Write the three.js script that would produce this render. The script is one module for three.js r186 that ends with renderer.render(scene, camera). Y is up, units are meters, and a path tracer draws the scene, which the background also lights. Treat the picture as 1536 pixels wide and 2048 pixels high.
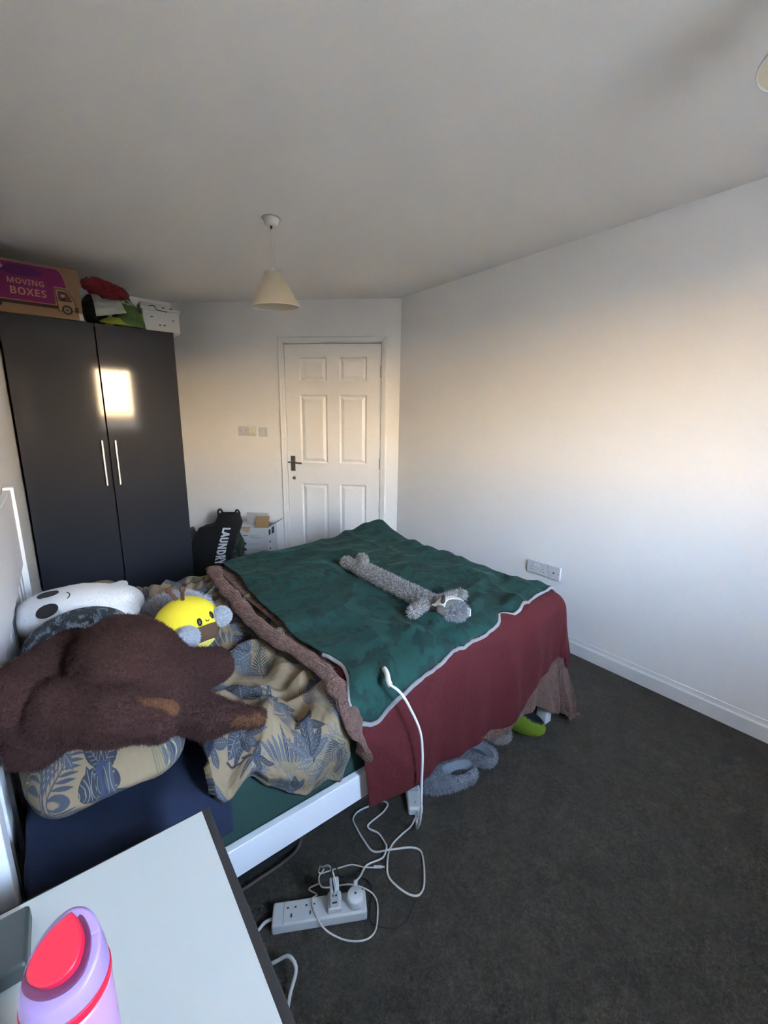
import * as THREE from 'three';
import { ImprovedNoise } from 'three/addons/math/ImprovedNoise.js';
import { RoundedBoxGeometry } from 'three/addons/geometries/RoundedBoxGeometry.js';
import { mergeGeometries, mergeVertices, toCreasedNormals } from 'three/addons/utils/BufferGeometryUtils.js';

// ---------- camera, sky, exposure ----------
const scene = new THREE.Scene();
const R2 = Math.PI / 180;
const camera = new THREE.PerspectiveCamera(2 * Math.atan(1024 / 843) / R2, 1536 / 2048, 0.02, 60);
camera.position.set(0, 1.42, 0);
camera.rotation.set(-12.435 * R2, -37.765 * R2, 0.875 * R2, 'YXZ');
const renderer = new THREE.WebGLRenderer({ antialias: true });
renderer.toneMapping = THREE.LinearToneMapping;
renderer.toneMappingExposure = 6.6;
renderer.shadowMap.enabled = true;

// evening sky: warm just above the horizon, pale higher up, blue overhead
function makeSky() {
  const w = 64, h = 512, d = new Float32Array(w * h * 4);
  const stops = [[0, 26, 18, 10], [4, 26, 18.5, 11], [8, 22, 18.5, 14], [12, 17, 19, 21.5], [20, 12.5, 17, 24], [28, 8, 11.5, 17], [38, 3.8, 5.6, 8.5], [55, 2.2, 3.4, 5.4], [90, 1.5, 2.6, 4.6]];
  for (let j = 0; j < h; j++) {
    const el = (j + 0.5) / h * 180 - 90;
    let c = [1.2, 1.22, 1.22];
    if (el > 0) {
      let k = 0; while (k < stops.length - 2 && el > stops[k + 1][0]) k++;
      const a = stops[k], b = stops[k + 1], t = Math.min(1, (el - a[0]) / (b[0] - a[0])), s = t * t * (3 - 2 * t);
      c = [1, 2, 3].map(i => a[i] + (b[i] - a[i]) * s);
    }
    for (let i = 0; i < w; i++) d.set([...c, 1], (j * w + i) * 4);
  }
  const t = new THREE.DataTexture(d, w, h, THREE.RGBAFormat, THREE.FloatType);
  t.mapping = THREE.EquirectangularReflectionMapping; t.magFilter = t.minFilter = THREE.LinearFilter; t.needsUpdate = true;
  return t;
}
scene.background = makeSky();

// ---------- helpers ----------
let seed = 7;
const rnd = () => { seed = (seed + 0x6D2B79F5) | 0; let t = Math.imul(seed ^ (seed >>> 15), 1 | seed); t = (t + Math.imul(t ^ (t >>> 7), 61 | t)) ^ t; return ((t ^ (t >>> 14)) >>> 0) / 4294967296; };
const rr = (a, b) => a + (b - a) * rnd();
const perlin = new ImprovedNoise();
const N = (x, y, z = 0) => perlin.noise(x + 31.7, y + 17.3, z + 5.1);
const fbm = (x, y, z = 0, o = 4) => { let s = 0, a = 1, t = 0; for (let i = 0; i < o; i++) { s += a * N(x, y, z + i * 9.1); t += a; a *= 0.5; x *= 2.03; y *= 2.03; z *= 2.03; } return s / t; };
const clamp = (x, a = 0, b = 1) => Math.min(b, Math.max(a, x));
const sm = (a, b, x) => { const t = clamp((x - a) / (b - a)); return t * t * (3 - 2 * t); };
const lerp = (a, b, t) => a + (b - a) * t;
const V3 = (x, y, z) => new THREE.Vector3(x, y, z);
const used = new Map();
function numbered(n) { const k = used.get(n) ?? 0; used.set(n, k + 1); return k ? `${n}_${String(k).padStart(3, '0')}` : n; }
function obj(name, geo, material, parent = scene) {
  const m = new THREE.Mesh(Array.isArray(geo) ? merge(geo) : geo, material);
  m.name = parent === scene ? numbered(name) : name; parent.add(m); return m;
}
function tag(o, label, category, group) { o.userData.label = label; o.userData.category = category; if (group) o.userData.group = group; return o; }
function thing(name, label, category, pos = [0, 0, 0], turn = 0, group) {
  const o = new THREE.Group(); o.name = numbered(name); scene.add(o); o.position.set(...pos); o.rotation.y = turn; return tag(o, label, category, group);
}
function struct(name, geo, material, parent = scene) { const m = obj(name, geo, material, parent); if (parent === scene) m.userData.kind = 'structure'; return m; }
function clean(g) { const q = g.index ? g.toNonIndexed() : g; for (const k of Object.keys(q.attributes)) if (!['position', 'normal', 'uv'].includes(k)) q.deleteAttribute(k); if (!q.attributes.uv) q.setAttribute('uv', new THREE.BufferAttribute(new Float32Array(q.attributes.position.count * 2), 2)); return q; }
function merge(list) { return mergeGeometries(list.map(clean), false); }
// box from min corner to max corner, uv in metres
function bx(x0, y0, z0, x1, y1, z1, r = 0) {
  const g = r ? new RoundedBoxGeometry(x1 - x0, y1 - y0, z1 - z0, 2, r) : new THREE.BoxGeometry(x1 - x0, y1 - y0, z1 - z0);
  g.translate((x0 + x1) / 2, (y0 + y1) / 2, (z0 + z1) / 2); return metreUV(g);
}
function metreUV(g) {
  const q = g.index ? g.toNonIndexed() : g, p = q.attributes.position, n = q.attributes.normal, uv = new Float32Array(p.count * 2);
  for (let i = 0; i < p.count; i += 3) {
    let ax = 0, ay = 0, az = 0; for (let k = 0; k < 3; k++) { ax += Math.abs(n.getX(i + k)); ay += Math.abs(n.getY(i + k)); az += Math.abs(n.getZ(i + k)); }
    for (let k = 0; k < 3; k++) { const x = p.getX(i + k), y = p.getY(i + k), z = p.getZ(i + k); const w = ax > ay && ax > az ? [z, y] : ay > az ? [x, z] : [x, y]; uv[(i + k) * 2] = w[0]; uv[(i + k) * 2 + 1] = w[1]; }
  }
  q.setAttribute('uv', new THREE.BufferAttribute(uv, 2)); return q;
}
function cyl(r0, r1, h, x, y, z, axis = 'y', seg = 24) { const g = new THREE.CylinderGeometry(r1, r0, h, seg); if (axis === 'x') g.rotateZ(-Math.PI / 2); if (axis === 'z') g.rotateX(Math.PI / 2); g.translate(x, y, z); return g; }
function tube(pts, r, seg = 0, rad = 8, closed = false) { const c = new THREE.CatmullRomCurve3(pts.map(p => V3(...p)), closed, 'centripetal'); return new THREE.TubeGeometry(c, seg || pts.length * 10, r, rad, closed); }
const lathe = (pts, seg = 40) => new THREE.LatheGeometry(pts.map(p => new THREE.Vector2(...p)), seg);
// closed sheet: fn(u, v) -> [x, y, z] for u, v in 0..1, given a thickness along its normals
function sheet(nu, nv, fn, th, uvf = (u, v) => [u, v]) {
  const P = [], UV = [];
  for (let j = 0; j <= nv; j++) for (let i = 0; i <= nu; i++) { P.push(V3(...fn(i / nu, j / nv))); UV.push(uvf(i / nu, j / nv)); }
  const W = nu + 1, id = (i, j) => j * W + i, Nn = [];
  for (let j = 0; j <= nv; j++) for (let i = 0; i <= nu; i++) {
    const a = P[id(Math.min(nu, i + 1), j)].clone().sub(P[id(Math.max(0, i - 1), j)]), b = P[id(i, Math.min(nv, j + 1))].clone().sub(P[id(i, Math.max(0, j - 1))]);
    Nn.push(b.cross(a).normalize());
  }
  const pos = [], uv = [], idx = [], tot = P.length;
  for (const p of P) pos.push(p.x, p.y, p.z); for (let k = 0; k < tot; k++) { const q = P[k].clone().addScaledVector(Nn[k], -th); pos.push(q.x, q.y, q.z); }
  for (const u of UV) uv.push(...u); for (const u of UV) uv.push(...u);
  const quad = (a, b, c, d) => idx.push(a, b, c, a, c, d);
  for (let j = 0; j < nv; j++) for (let i = 0; i < nu; i++) { quad(id(i, j), id(i, j + 1), id(i + 1, j + 1), id(i + 1, j)); quad(tot + id(i, j), tot + id(i + 1, j), tot + id(i + 1, j + 1), tot + id(i, j + 1)); }
  for (let i = 0; i < nu; i++) { quad(id(i, 0), id(i + 1, 0), tot + id(i + 1, 0), tot + id(i, 0)); quad(id(i + 1, nv), id(i, nv), tot + id(i, nv), tot + id(i + 1, nv)); }
  for (let j = 0; j < nv; j++) { quad(id(0, j + 1), id(0, j), tot + id(0, j), tot + id(0, j + 1)); quad(id(nu, j), id(nu, j + 1), tot + id(nu, j + 1), tot + id(nu, j)); }
  const g = new THREE.BufferGeometry(); g.setAttribute('position', new THREE.Float32BufferAttribute(pos, 3)); g.setAttribute('uv', new THREE.Float32BufferAttribute(uv, 2)); g.setIndex(idx); g.computeVertexNormals(); return g;
}
// surface of a distance field (surface nets): fn < 0 inside
function field(fn, lo, hi, cell, uvs = 1) {
  const n = [0, 1, 2].map(k => Math.ceil((hi[k] - lo[k]) / cell) + 1), [nx, ny, nz] = n, F = new Float32Array(nx * ny * nz), at = (i, j, k) => (k * ny + j) * nx + i;
  for (let k = 0; k < nz; k++) for (let j = 0; j < ny; j++) for (let i = 0; i < nx; i++) F[at(i, j, k)] = fn(lo[0] + i * cell, lo[1] + j * cell, lo[2] + k * cell);
  const vid = new Int32Array(nx * ny * nz).fill(-1), pos = [], idx = [];
  for (let k = 0; k < nz - 1; k++) for (let j = 0; j < ny - 1; j++) for (let i = 0; i < nx - 1; i++) {
    const c = []; let neg = 0; for (let q = 0; q < 8; q++) { const f = F[at(i + (q & 1), j + ((q >> 1) & 1), k + (q >> 2))]; c.push(f); if (f < 0) neg++; }
    if (neg === 0 || neg === 8) continue;
    let sx = 0, sy = 0, sz = 0, m = 0;
    for (let q = 0; q < 8; q++) for (const b of [1, 2, 4]) { if (q & b) continue; const A = c[q], B = c[q | b]; if ((A < 0) === (B < 0)) continue; const t = A / (A - B); sx += (q & 1) + (b === 1 ? t : 0); sy += ((q >> 1) & 1) + (b === 2 ? t : 0); sz += (q >> 2) + (b === 4 ? t : 0); m++; }
    vid[at(i, j, k)] = pos.length / 3; pos.push(lo[0] + (i + sx / m) * cell, lo[1] + (j + sy / m) * cell, lo[2] + (k + sz / m) * cell);
  }
  const quad = (a, b, c, d, f) => { if (a < 0 || b < 0 || c < 0 || d < 0) return; if (f) idx.push(a, b, c, a, c, d); else idx.push(a, c, b, a, d, c); };
  for (let k = 1; k < nz - 1; k++) for (let j = 1; j < ny - 1; j++) for (let i = 1; i < nx - 1; i++) {
    const f = F[at(i, j, k)] < 0;
    if (f !== F[at(i + 1, j, k)] < 0) quad(vid[at(i, j - 1, k - 1)], vid[at(i, j, k - 1)], vid[at(i, j, k)], vid[at(i, j - 1, k)], f);
    if (f !== F[at(i, j + 1, k)] < 0) quad(vid[at(i - 1, j, k - 1)], vid[at(i - 1, j, k)], vid[at(i, j, k)], vid[at(i, j, k - 1)], f);
    if (f !== F[at(i, j, k + 1)] < 0) quad(vid[at(i - 1, j - 1, k)], vid[at(i, j - 1, k)], vid[at(i, j, k)], vid[at(i - 1, j, k)], f);
  }
  const g = new THREE.BufferGeometry(); g.setAttribute('position', new THREE.Float32BufferAttribute(pos, 3)); g.setIndex(idx); g.computeVertexNormals();
  const nn = g.attributes.normal, uv = []; for (let i = 0; i < pos.length / 3; i++) { const x = pos[i * 3], y = pos[i * 3 + 1], z = pos[i * 3 + 2]; uv.push((x + y * 0.31) * uvs, (z + y * 0.83) * uvs); }
  g.setAttribute('uv', new THREE.Float32BufferAttribute(uv, 2)); return g;
}
const smin = (a, b, k) => { const h = Math.max(k - Math.abs(a - b), 0) / k; return Math.min(a, b) - h * h * k * 0.25; };
// tapered capsule distance
function cap(x, y, z, a, b, ra, rb) {
  const bx_ = b[0] - a[0], by = b[1] - a[1], bz = b[2] - a[2], px = x - a[0], py = y - a[1], pz = z - a[2];
  const t = clamp((px * bx_ + py * by + pz * bz) / (bx_ * bx_ + by * by + bz * bz));
  return Math.hypot(px - bx_ * t, py - by * t, pz - bz * t) - lerp(ra, rb, t);
}
const ell = (x, y, z, c, r) => { const a = (x - c[0]) / r[0], b = (y - c[1]) / r[1], d = (z - c[2]) / r[2], k = Math.hypot(a, b, d); return (k - 1) * Math.min(...r); };
// textures
function canvasTex(w, h, draw, srgb = true) { const c = document.createElement('canvas'); c.width = w; c.height = h; draw(c.getContext('2d'), w, h); const t = new THREE.CanvasTexture(c); if (srgb) t.colorSpace = THREE.SRGBColorSpace; t.wrapS = t.wrapT = THREE.RepeatWrapping; return t; }
function noiseTex(n, fn, srgb = false) { // fn(i, j) -> grey 0..1 or [r, g, b]
  const d = new Uint8Array(n * n * 4);
  for (let j = 0; j < n; j++) for (let i = 0; i < n; i++) { const v = fn(i, j), c = Array.isArray(v) ? v : [v, v, v]; for (let k = 0; k < 3; k++) d[(j * n + i) * 4 + k] = clamp(c[k]) * 255; d[(j * n + i) * 4 + 3] = 255; }
  const t = new THREE.DataTexture(d, n, n); t.magFilter = THREE.LinearFilter; t.minFilter = THREE.LinearMipmapLinearFilter; t.generateMipmaps = true; t.wrapS = t.wrapT = THREE.RepeatWrapping; if (srgb) t.colorSpace = THREE.SRGBColorSpace; t.needsUpdate = true; return t;
}
function rep(t, x, y = x) { const c = t.clone(); c.repeat.set(x, y); c.needsUpdate = true; return c; }
// tiling value noise
function tileNoise(n, cells) { const m = cells, L = Array.from({ length: m * m }, () => rnd()); return (i, j) => { const x = i / n * m, y = j / n * m, xi = Math.floor(x), yi = Math.floor(y), u = sm(0, 1, x - xi), v = sm(0, 1, y - yi), g = (a, b) => L[((b + m) % m) * m + (a + m) % m]; return lerp(lerp(g(xi, yi), g(xi + 1, yi), u), lerp(g(xi, yi + 1), g(xi + 1, yi + 1), u), v); }; }
const std = (color, roughness = 0.6, more = {}) => new THREE.MeshStandardMaterial({ color, roughness, ...more });
const phys = (color, roughness = 0.6, more = {}) => new THREE.MeshPhysicalMaterial({ color, roughness, ...more });
const n5 = tileNoise(512, 128), n6 = tileNoise(512, 40), n7 = tileNoise(512, 12);
const grainTex = noiseTex(512, (i, j) => 0.55 * n5(i, j) + 0.3 * n6(i, j) + 0.15 * rnd());          // fine woven / plaster grain
const fuzzTex = noiseTex(512, (i, j) => 0.5 * n5(i, j) + 0.5 * rnd());                                // pile
const softTex = noiseTex(512, (i, j) => 0.6 * n7(i, j) + 0.4 * n6(i, j));                             // broad soft relief

// ---------- room ----------
const XR = 2.426, XL = -0.2, ZB = -4.40, ZF = 0.92, YC = 2.405, ZC = -2.936, XC = XR - (ZC - ZB); // XC: where the door wall meets the far wall
const wallMat = std(new THREE.Color().setRGB(0.85, 0.845, 0.835), 0.75, { bumpMap: rep(grainTex, 4), bumpScale: 0.0004 });
const ceilMat = std(new THREE.Color().setRGB(0.90, 0.90, 0.885), 0.85, { bumpMap: rep(grainTex, 6), bumpScale: 0.0004 });
const gloss = std(new THREE.Color().setRGB(0.80, 0.795, 0.785), 0.32);
const carpetTex = noiseTex(512, (i, j) => { const a = 0.45 * n5(i, j) + 0.25 * n6(i, j) + 0.3 * rnd(), b = n7(i, j); const v = 0.19 + 0.15 * a + 0.03 * b; return [v * 1.06, v * 0.985, v * 0.87]; }, true);
const carpet = std(0xffffff, 0.98, { map: rep(carpetTex, 1.6), bumpMap: rep(fuzzTex, 3.1), bumpScale: 0.006 });
struct('floor', bx(XL - 0.15, -0.12, ZB - 0.15, XR + 0.15, 0, ZF + 0.3), carpet);
struct('ceiling', bx(XL - 0.15, YC, ZB - 0.15, XR + 0.15, YC + 0.12, ZF + 0.3), ceilMat);
struct('wall_left', bx(XL - 0.15, 0, ZB - 0.15, XL, YC, ZF + 0.3), wallMat);
struct('wall_right', bx(XR, 0, ZC - 0.15, XR + 0.15, YC, ZF + 0.3), wallMat);
struct('wall_far', bx(XL, 0, ZB - 0.15, XC + 0.1, YC, ZB), wallMat);
// window wall with its opening
const WX0 = 0.58, WX1 = 1.13, WY0 = 1.16, WY1 = 2.16;
struct('wall_window', [bx(XL, 0, ZF, WX0, YC, ZF + 0.3), bx(WX1, 0, ZF, XR, YC, ZF + 0.3), bx(WX0, 0, ZF, WX1, WY0, ZF + 0.3), bx(WX0, WY1, ZF, WX1, YC, ZF + 0.3)], wallMat);
{
  const w = new THREE.Group(); w.name = 'window_1'; w.userData.kind = 'structure'; scene.add(w);
  const z0 = ZF + 0.16, z1 = ZF + 0.22, f = 0.045;
  obj('window_frame', [bx(WX0, WY0, z0, WX0 + f, WY1, z1), bx(WX1 - f, WY0, z0, WX1, WY1, z1), bx(WX0 + f, WY0, z0, WX1 - f, WY0 + f, z1), bx(WX0 + f, WY1 - f, z0, WX1 - f, WY1, z1)], gloss, w);
  obj('pane', bx(WX0 + f, WY0 + f, z0 + 0.03, WX1 - f, WY1 - f, z0 + 0.031), phys(0xffffff, 0, { transmission: 1, thickness: 0, ior: 1.45 }), w);
  obj('window_sill', bx(WX0 - 0.04, WY0 - 0.025, ZF - 0.05, WX1 + 0.04, WY0, z0, 0.008), gloss, w);
}
// door wall: stands across the corner at 45 degrees; local x runs to the right, z into the room
const S = 0.8, DL = (ZC - ZB) * Math.SQRT2;
const dw = new THREE.Group(); dw.position.set(XR, 0, ZC); dw.rotation.y = -Math.PI / 4;
dw.name = 'wall_door'; dw.userData.kind = 'structure'; scene.add(dw);
const DX0 = -1.032, DX1 = -0.166, DT = 2.052;
obj('wall_panel', [bx(-DL - 0.1, 0, -0.15, DX0 - 0.012, YC, 0), bx(DX1 + 0.012, 0, -0.15, 0.1, YC, 0), bx(DX0 - 0.012, DT + 0.012, -0.15, DX1 + 0.012, YC, 0)], wallMat, dw);
const loc = (name, label) => { const g = new THREE.Group(); g.position.copy(dw.position); g.rotation.copy(dw.rotation); g.name = name; g.userData.kind = 'structure'; if (label) g.userData.label = label; scene.add(g); return g; };
{
  const t = loc('trim_1', 'white moulded frame round the panelled door'), a = 0.052;
  const prof = (L) => { const s = new THREE.Shape(); s.moveTo(0, 0); s.lineTo(a, 0); s.lineTo(a, 0.014); s.quadraticCurveTo(a - 0.004, 0.019, a - 0.012, 0.019); s.lineTo(0.02, 0.013); s.quadraticCurveTo(0.006, 0.012, 0.004, 0.006); s.lineTo(0, 0.006); s.closePath(); return s; };
  const post = (sx) => { const q = new THREE.ExtrudeGeometry(prof(), { depth: DT + a + 0.004, bevelEnabled: false }); const p = q.attributes.position; for (let i = 0; i < p.count; i++) { const x = p.getX(i), y = p.getY(i), z = p.getZ(i); const top = z > 0.5 ? DT + 0.004 + x : 0; p.setXYZ(i, (sx < 0 ? DX0 - 0.004 - x : DX1 + 0.004 + x), top, y); } q.deleteAttribute('normal'); const r = sx < 0 ? q : flip(q); r.computeVertexNormals(); return r; };
  const head = () => { const q = new THREE.ExtrudeGeometry(prof(), { depth: 1, bevelEnabled: false }); const p = q.attributes.position; for (let i = 0; i < p.count; i++) { const x = p.getX(i), y = p.getY(i), z = p.getZ(i); p.setXYZ(i, z > 0.5 ? DX1 + 0.004 + x : DX0 - 0.004 - x, DT + 0.004 + x, y); } q.deleteAttribute('normal'); q.computeVertexNormals(); return q; };
  obj('side_architrave', post(-1), gloss, t); obj('side_architrave', post(1), gloss, t); obj('head_architrave', head(), gloss, t);
  obj('door_lining', [bx(DX0 - 0.012, 0, -0.11, DX0 - 0.004, DT + 0.012, 0.004), bx(DX1 + 0.004, 0, -0.11, DX1 + 0.012, DT + 0.012, 0.004), bx(DX0 - 0.004, DT + 0.004, -0.11, DX1 + 0.004, DT + 0.012, 0.004), bx(DX0 - 0.004, 0, -0.11, DX1 + 0.004, DT + 0.004, -0.085)], gloss, t);
}
function flip(g) { const q = g.index ? g.toNonIndexed() : g; for (const k of Object.keys(q.attributes)) { const a = q.attributes[k], s = a.itemSize; for (let i = 0; i < a.count; i += 3) for (let c = 0; c < s; c++) { const t = a.array[(i + 1) * s + c]; a.array[(i + 1) * s + c] = a.array[(i + 2) * s + c]; a.array[(i + 2) * s + c] = t; } } if (q.attributes.normal) { const a = q.attributes.normal.array; for (let i = 0; i < a.length; i++) a[i] = -a[i]; } return q; }
{
  const d = loc('door_1', 'white six-panel door with a dark lever handle');
  const cols = [[-0.905, -0.648], [-0.540, -0.288]], rows = [[0.225, 0.822], [1.012, 1.626], [1.738, 1.945]];
  const doorMat = std(new THREE.Color().setRGB(0.82, 0.82, 0.815), 0.38, { bumpMap: rep(grainTex, 5, 1.2), bumpScale: 0.0002 });
  const sh = new THREE.Shape(); sh.moveTo(DX0, 0.008); sh.lineTo(DX1, 0.008); sh.lineTo(DX1, DT); sh.lineTo(DX0, DT); sh.closePath();
  for (const [x0, x1] of cols) for (const [y0, y1] of rows) { const h = new THREE.Path(); h.moveTo(x0, y0); h.lineTo(x0, y1); h.lineTo(x1, y1); h.lineTo(x1, y0); h.closePath(); sh.holes.push(h); }
  const leaf = new THREE.ExtrudeGeometry(sh, { depth: 0.04, bevelEnabled: false }); leaf.translate(0, 0, -0.046);
  obj('door_leaf', leaf, doorMat, d);
  const loops = [[0, 0], [0.006, -0.002], [0.014, -0.011], [0.02, -0.011], [0.043, -0.003], [0.046, -0.0025]];
  for (const [x0, x1] of cols) for (const [y0, y1] of rows) {
    const pos = []; const R = (i, z) => [[x0 + i, y0 + i, z], [x1 - i, y0 + i, z], [x1 - i, y1 - i, z], [x0 + i, y1 - i, z]];
    for (let k = 0; k < loops.length - 1; k++) { const a = R(...loops[k]), b = R(...loops[k + 1]); for (let s = 0; s < 4; s++) { const t = (s + 1) % 4; for (const q of [a[s], a[t], b[t], a[s], b[t], b[s]]) pos.push(q[0], q[1], q[2] - 0.006); } }
    const e = R(...loops[loops.length - 1]); for (const q of [e[0], e[1], e[2], e[0], e[2], e[3]]) pos.push(q[0], q[1], q[2] - 0.006);
    const g = new THREE.BufferGeometry(); g.setAttribute('position', new THREE.Float32BufferAttribute(pos, 3)); g.computeVertexNormals();
    obj('door_panel', metreUV(g), doorMat, d);
  }
  const steel = std(new THREE.Color().setRGB(0.16, 0.15, 0.14), 0.35, { metalness: 0.85 });
  const hd = obj('door_handle', [bx(-1.002, 0.935, -0.006, -0.96, 1.075, 0.004, 0.0015), cyl(0.01, 0.009, 0.045, -0.981, 1.018, 0.024, 'z'), tube([[-0.983, 1.018, 0.045], [-0.95, 1.019, 0.05], [-0.91, 1.012, 0.05], [-0.885, 1.014, 0.049]], 0.008, 24), tube([[-0.983, 1.018, 0.045], [-1.0, 1.02, 0.045], [-1.015, 1.018, 0.044]], 0.007, 12)], steel, d);
  obj('lock', [cyl(0.016, 0.015, 0.008, -0.976, 0.868, -0.003, 'z'), bx(-0.978, 0.858, 0, -0.974, 0.872, 0.0025)], steel, d);
  for (const y of [0.25, 1.02, 1.82]) { const hg = []; for (let k = 0; k < 5; k++) hg.push(cyl(0.006, 0.006, 0.018, DX1 + 0.002, y - 0.04 + k * 0.02, -0.001, 'y', 10)); obj('hinge', hg, std(new THREE.Color().setRGB(0.3, 0.28, 0.25), 0.4, { metalness: 0.8 }), d); }
}
// skirting boards
function skirting(name, L, pos, turn) {
  const s = new THREE.Shape(); s.moveTo(0, 0); s.lineTo(0.016, 0); s.lineTo(0.016, 0.07); s.quadraticCurveTo(0.015, 0.076, 0.011, 0.078); s.quadraticCurveTo(0.007, 0.09, 0.006, 0.1); s.lineTo(0, 0.102); s.closePath();
  const g = new THREE.ExtrudeGeometry(s, { depth: L, bevelEnabled: false }); const m = struct(name, g, gloss); m.position.set(...pos); m.rotation.y = turn; return m;
}
skirting('baseboard_right', ZF - ZC - 0.02, [XR, 0, ZF], Math.PI);
skirting('baseboard_door', DL - 1.085, [XR - Math.SQRT1_2 * 1.09, 0, ZC - Math.SQRT1_2 * 1.09], -Math.PI / 4 - Math.PI / 2);
skirting('baseboard_far', XC - 0.82, [0.82, 0, ZB], Math.PI / 2).rotation.y = Math.PI / 2;

// ---------- wardrobe ----------
const cardTex = noiseTex(512, (i, j) => { const v = 0.45 + 0.08 * n5(i, j) + 0.06 * n7(i, j); return [v * 1.12, v * 0.92, v * 0.68]; }, true);
const card = std(0xffffff, 0.9, { map: rep(cardTex, 2) });
const chrome = std(new THREE.Color().setRGB(0.45, 0.46, 0.48), 0.38, { metalness: 1 });
{
  const ZW = -3.55, x0 = -0.185, xm = 0.296, x1 = 0.778, top = 2.012;
  const w = thing('wardrobe', 'tall dark grey glossy two-door wardrobe with slim chrome handles', 'wardrobe', [0, 0, 0]);
  const body = std(new THREE.Color().setRGB(0.05, 0.05, 0.055), 0.5);
  const front = phys(new THREE.Color().setRGB(0.024, 0.027, 0.036), 0.5, { specularIntensity: 0.25, clearcoat: 0.4, clearcoatRoughness: 0.06, bumpMap: rep(softTex, 3), bumpScale: 0.0005 });
  obj('carcass', [bx(x0 + 0.002, 0, ZW - 0.58, x0 + 0.02, top - 0.002, ZW - 0.022), bx(x1 - 0.02, 0, ZW - 0.58, x1 - 0.002, top - 0.002, ZW - 0.022), bx(x0 + 0.02, top - 0.02, ZW - 0.58, x1 - 0.02, top - 0.002, ZW - 0.022), bx(x0 + 0.02, 0.0, ZW - 0.58, x1 - 0.02, 0.07, ZW - 0.04), bx(x0 + 0.02, 0.07, ZW - 0.58, x1 - 0.02, top - 0.02, ZW - 0.57)], body, w);
  for (const [a, b, hx] of [[x0, xm - 0.0035, 0.256], [xm + 0.0035, x1, 0.335]]) {
    const d = obj('wardrobe_door', bx(a, 0.06, ZW - 0.02, b, top, ZW, 0.0015), front, w);
    obj('handle', [bx(hx - 0.006, 0.932, ZW + 0.024, hx + 0.006, 1.247, ZW + 0.034, 0.003), bx(hx - 0.005, 0.96, ZW, hx + 0.005, 0.972, ZW + 0.026), bx(hx - 0.005, 1.205, ZW, hx + 0.005, 1.217, ZW + 0.026)], chrome, d).userData.label = 'slim chrome bar handle';
  }
}
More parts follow.
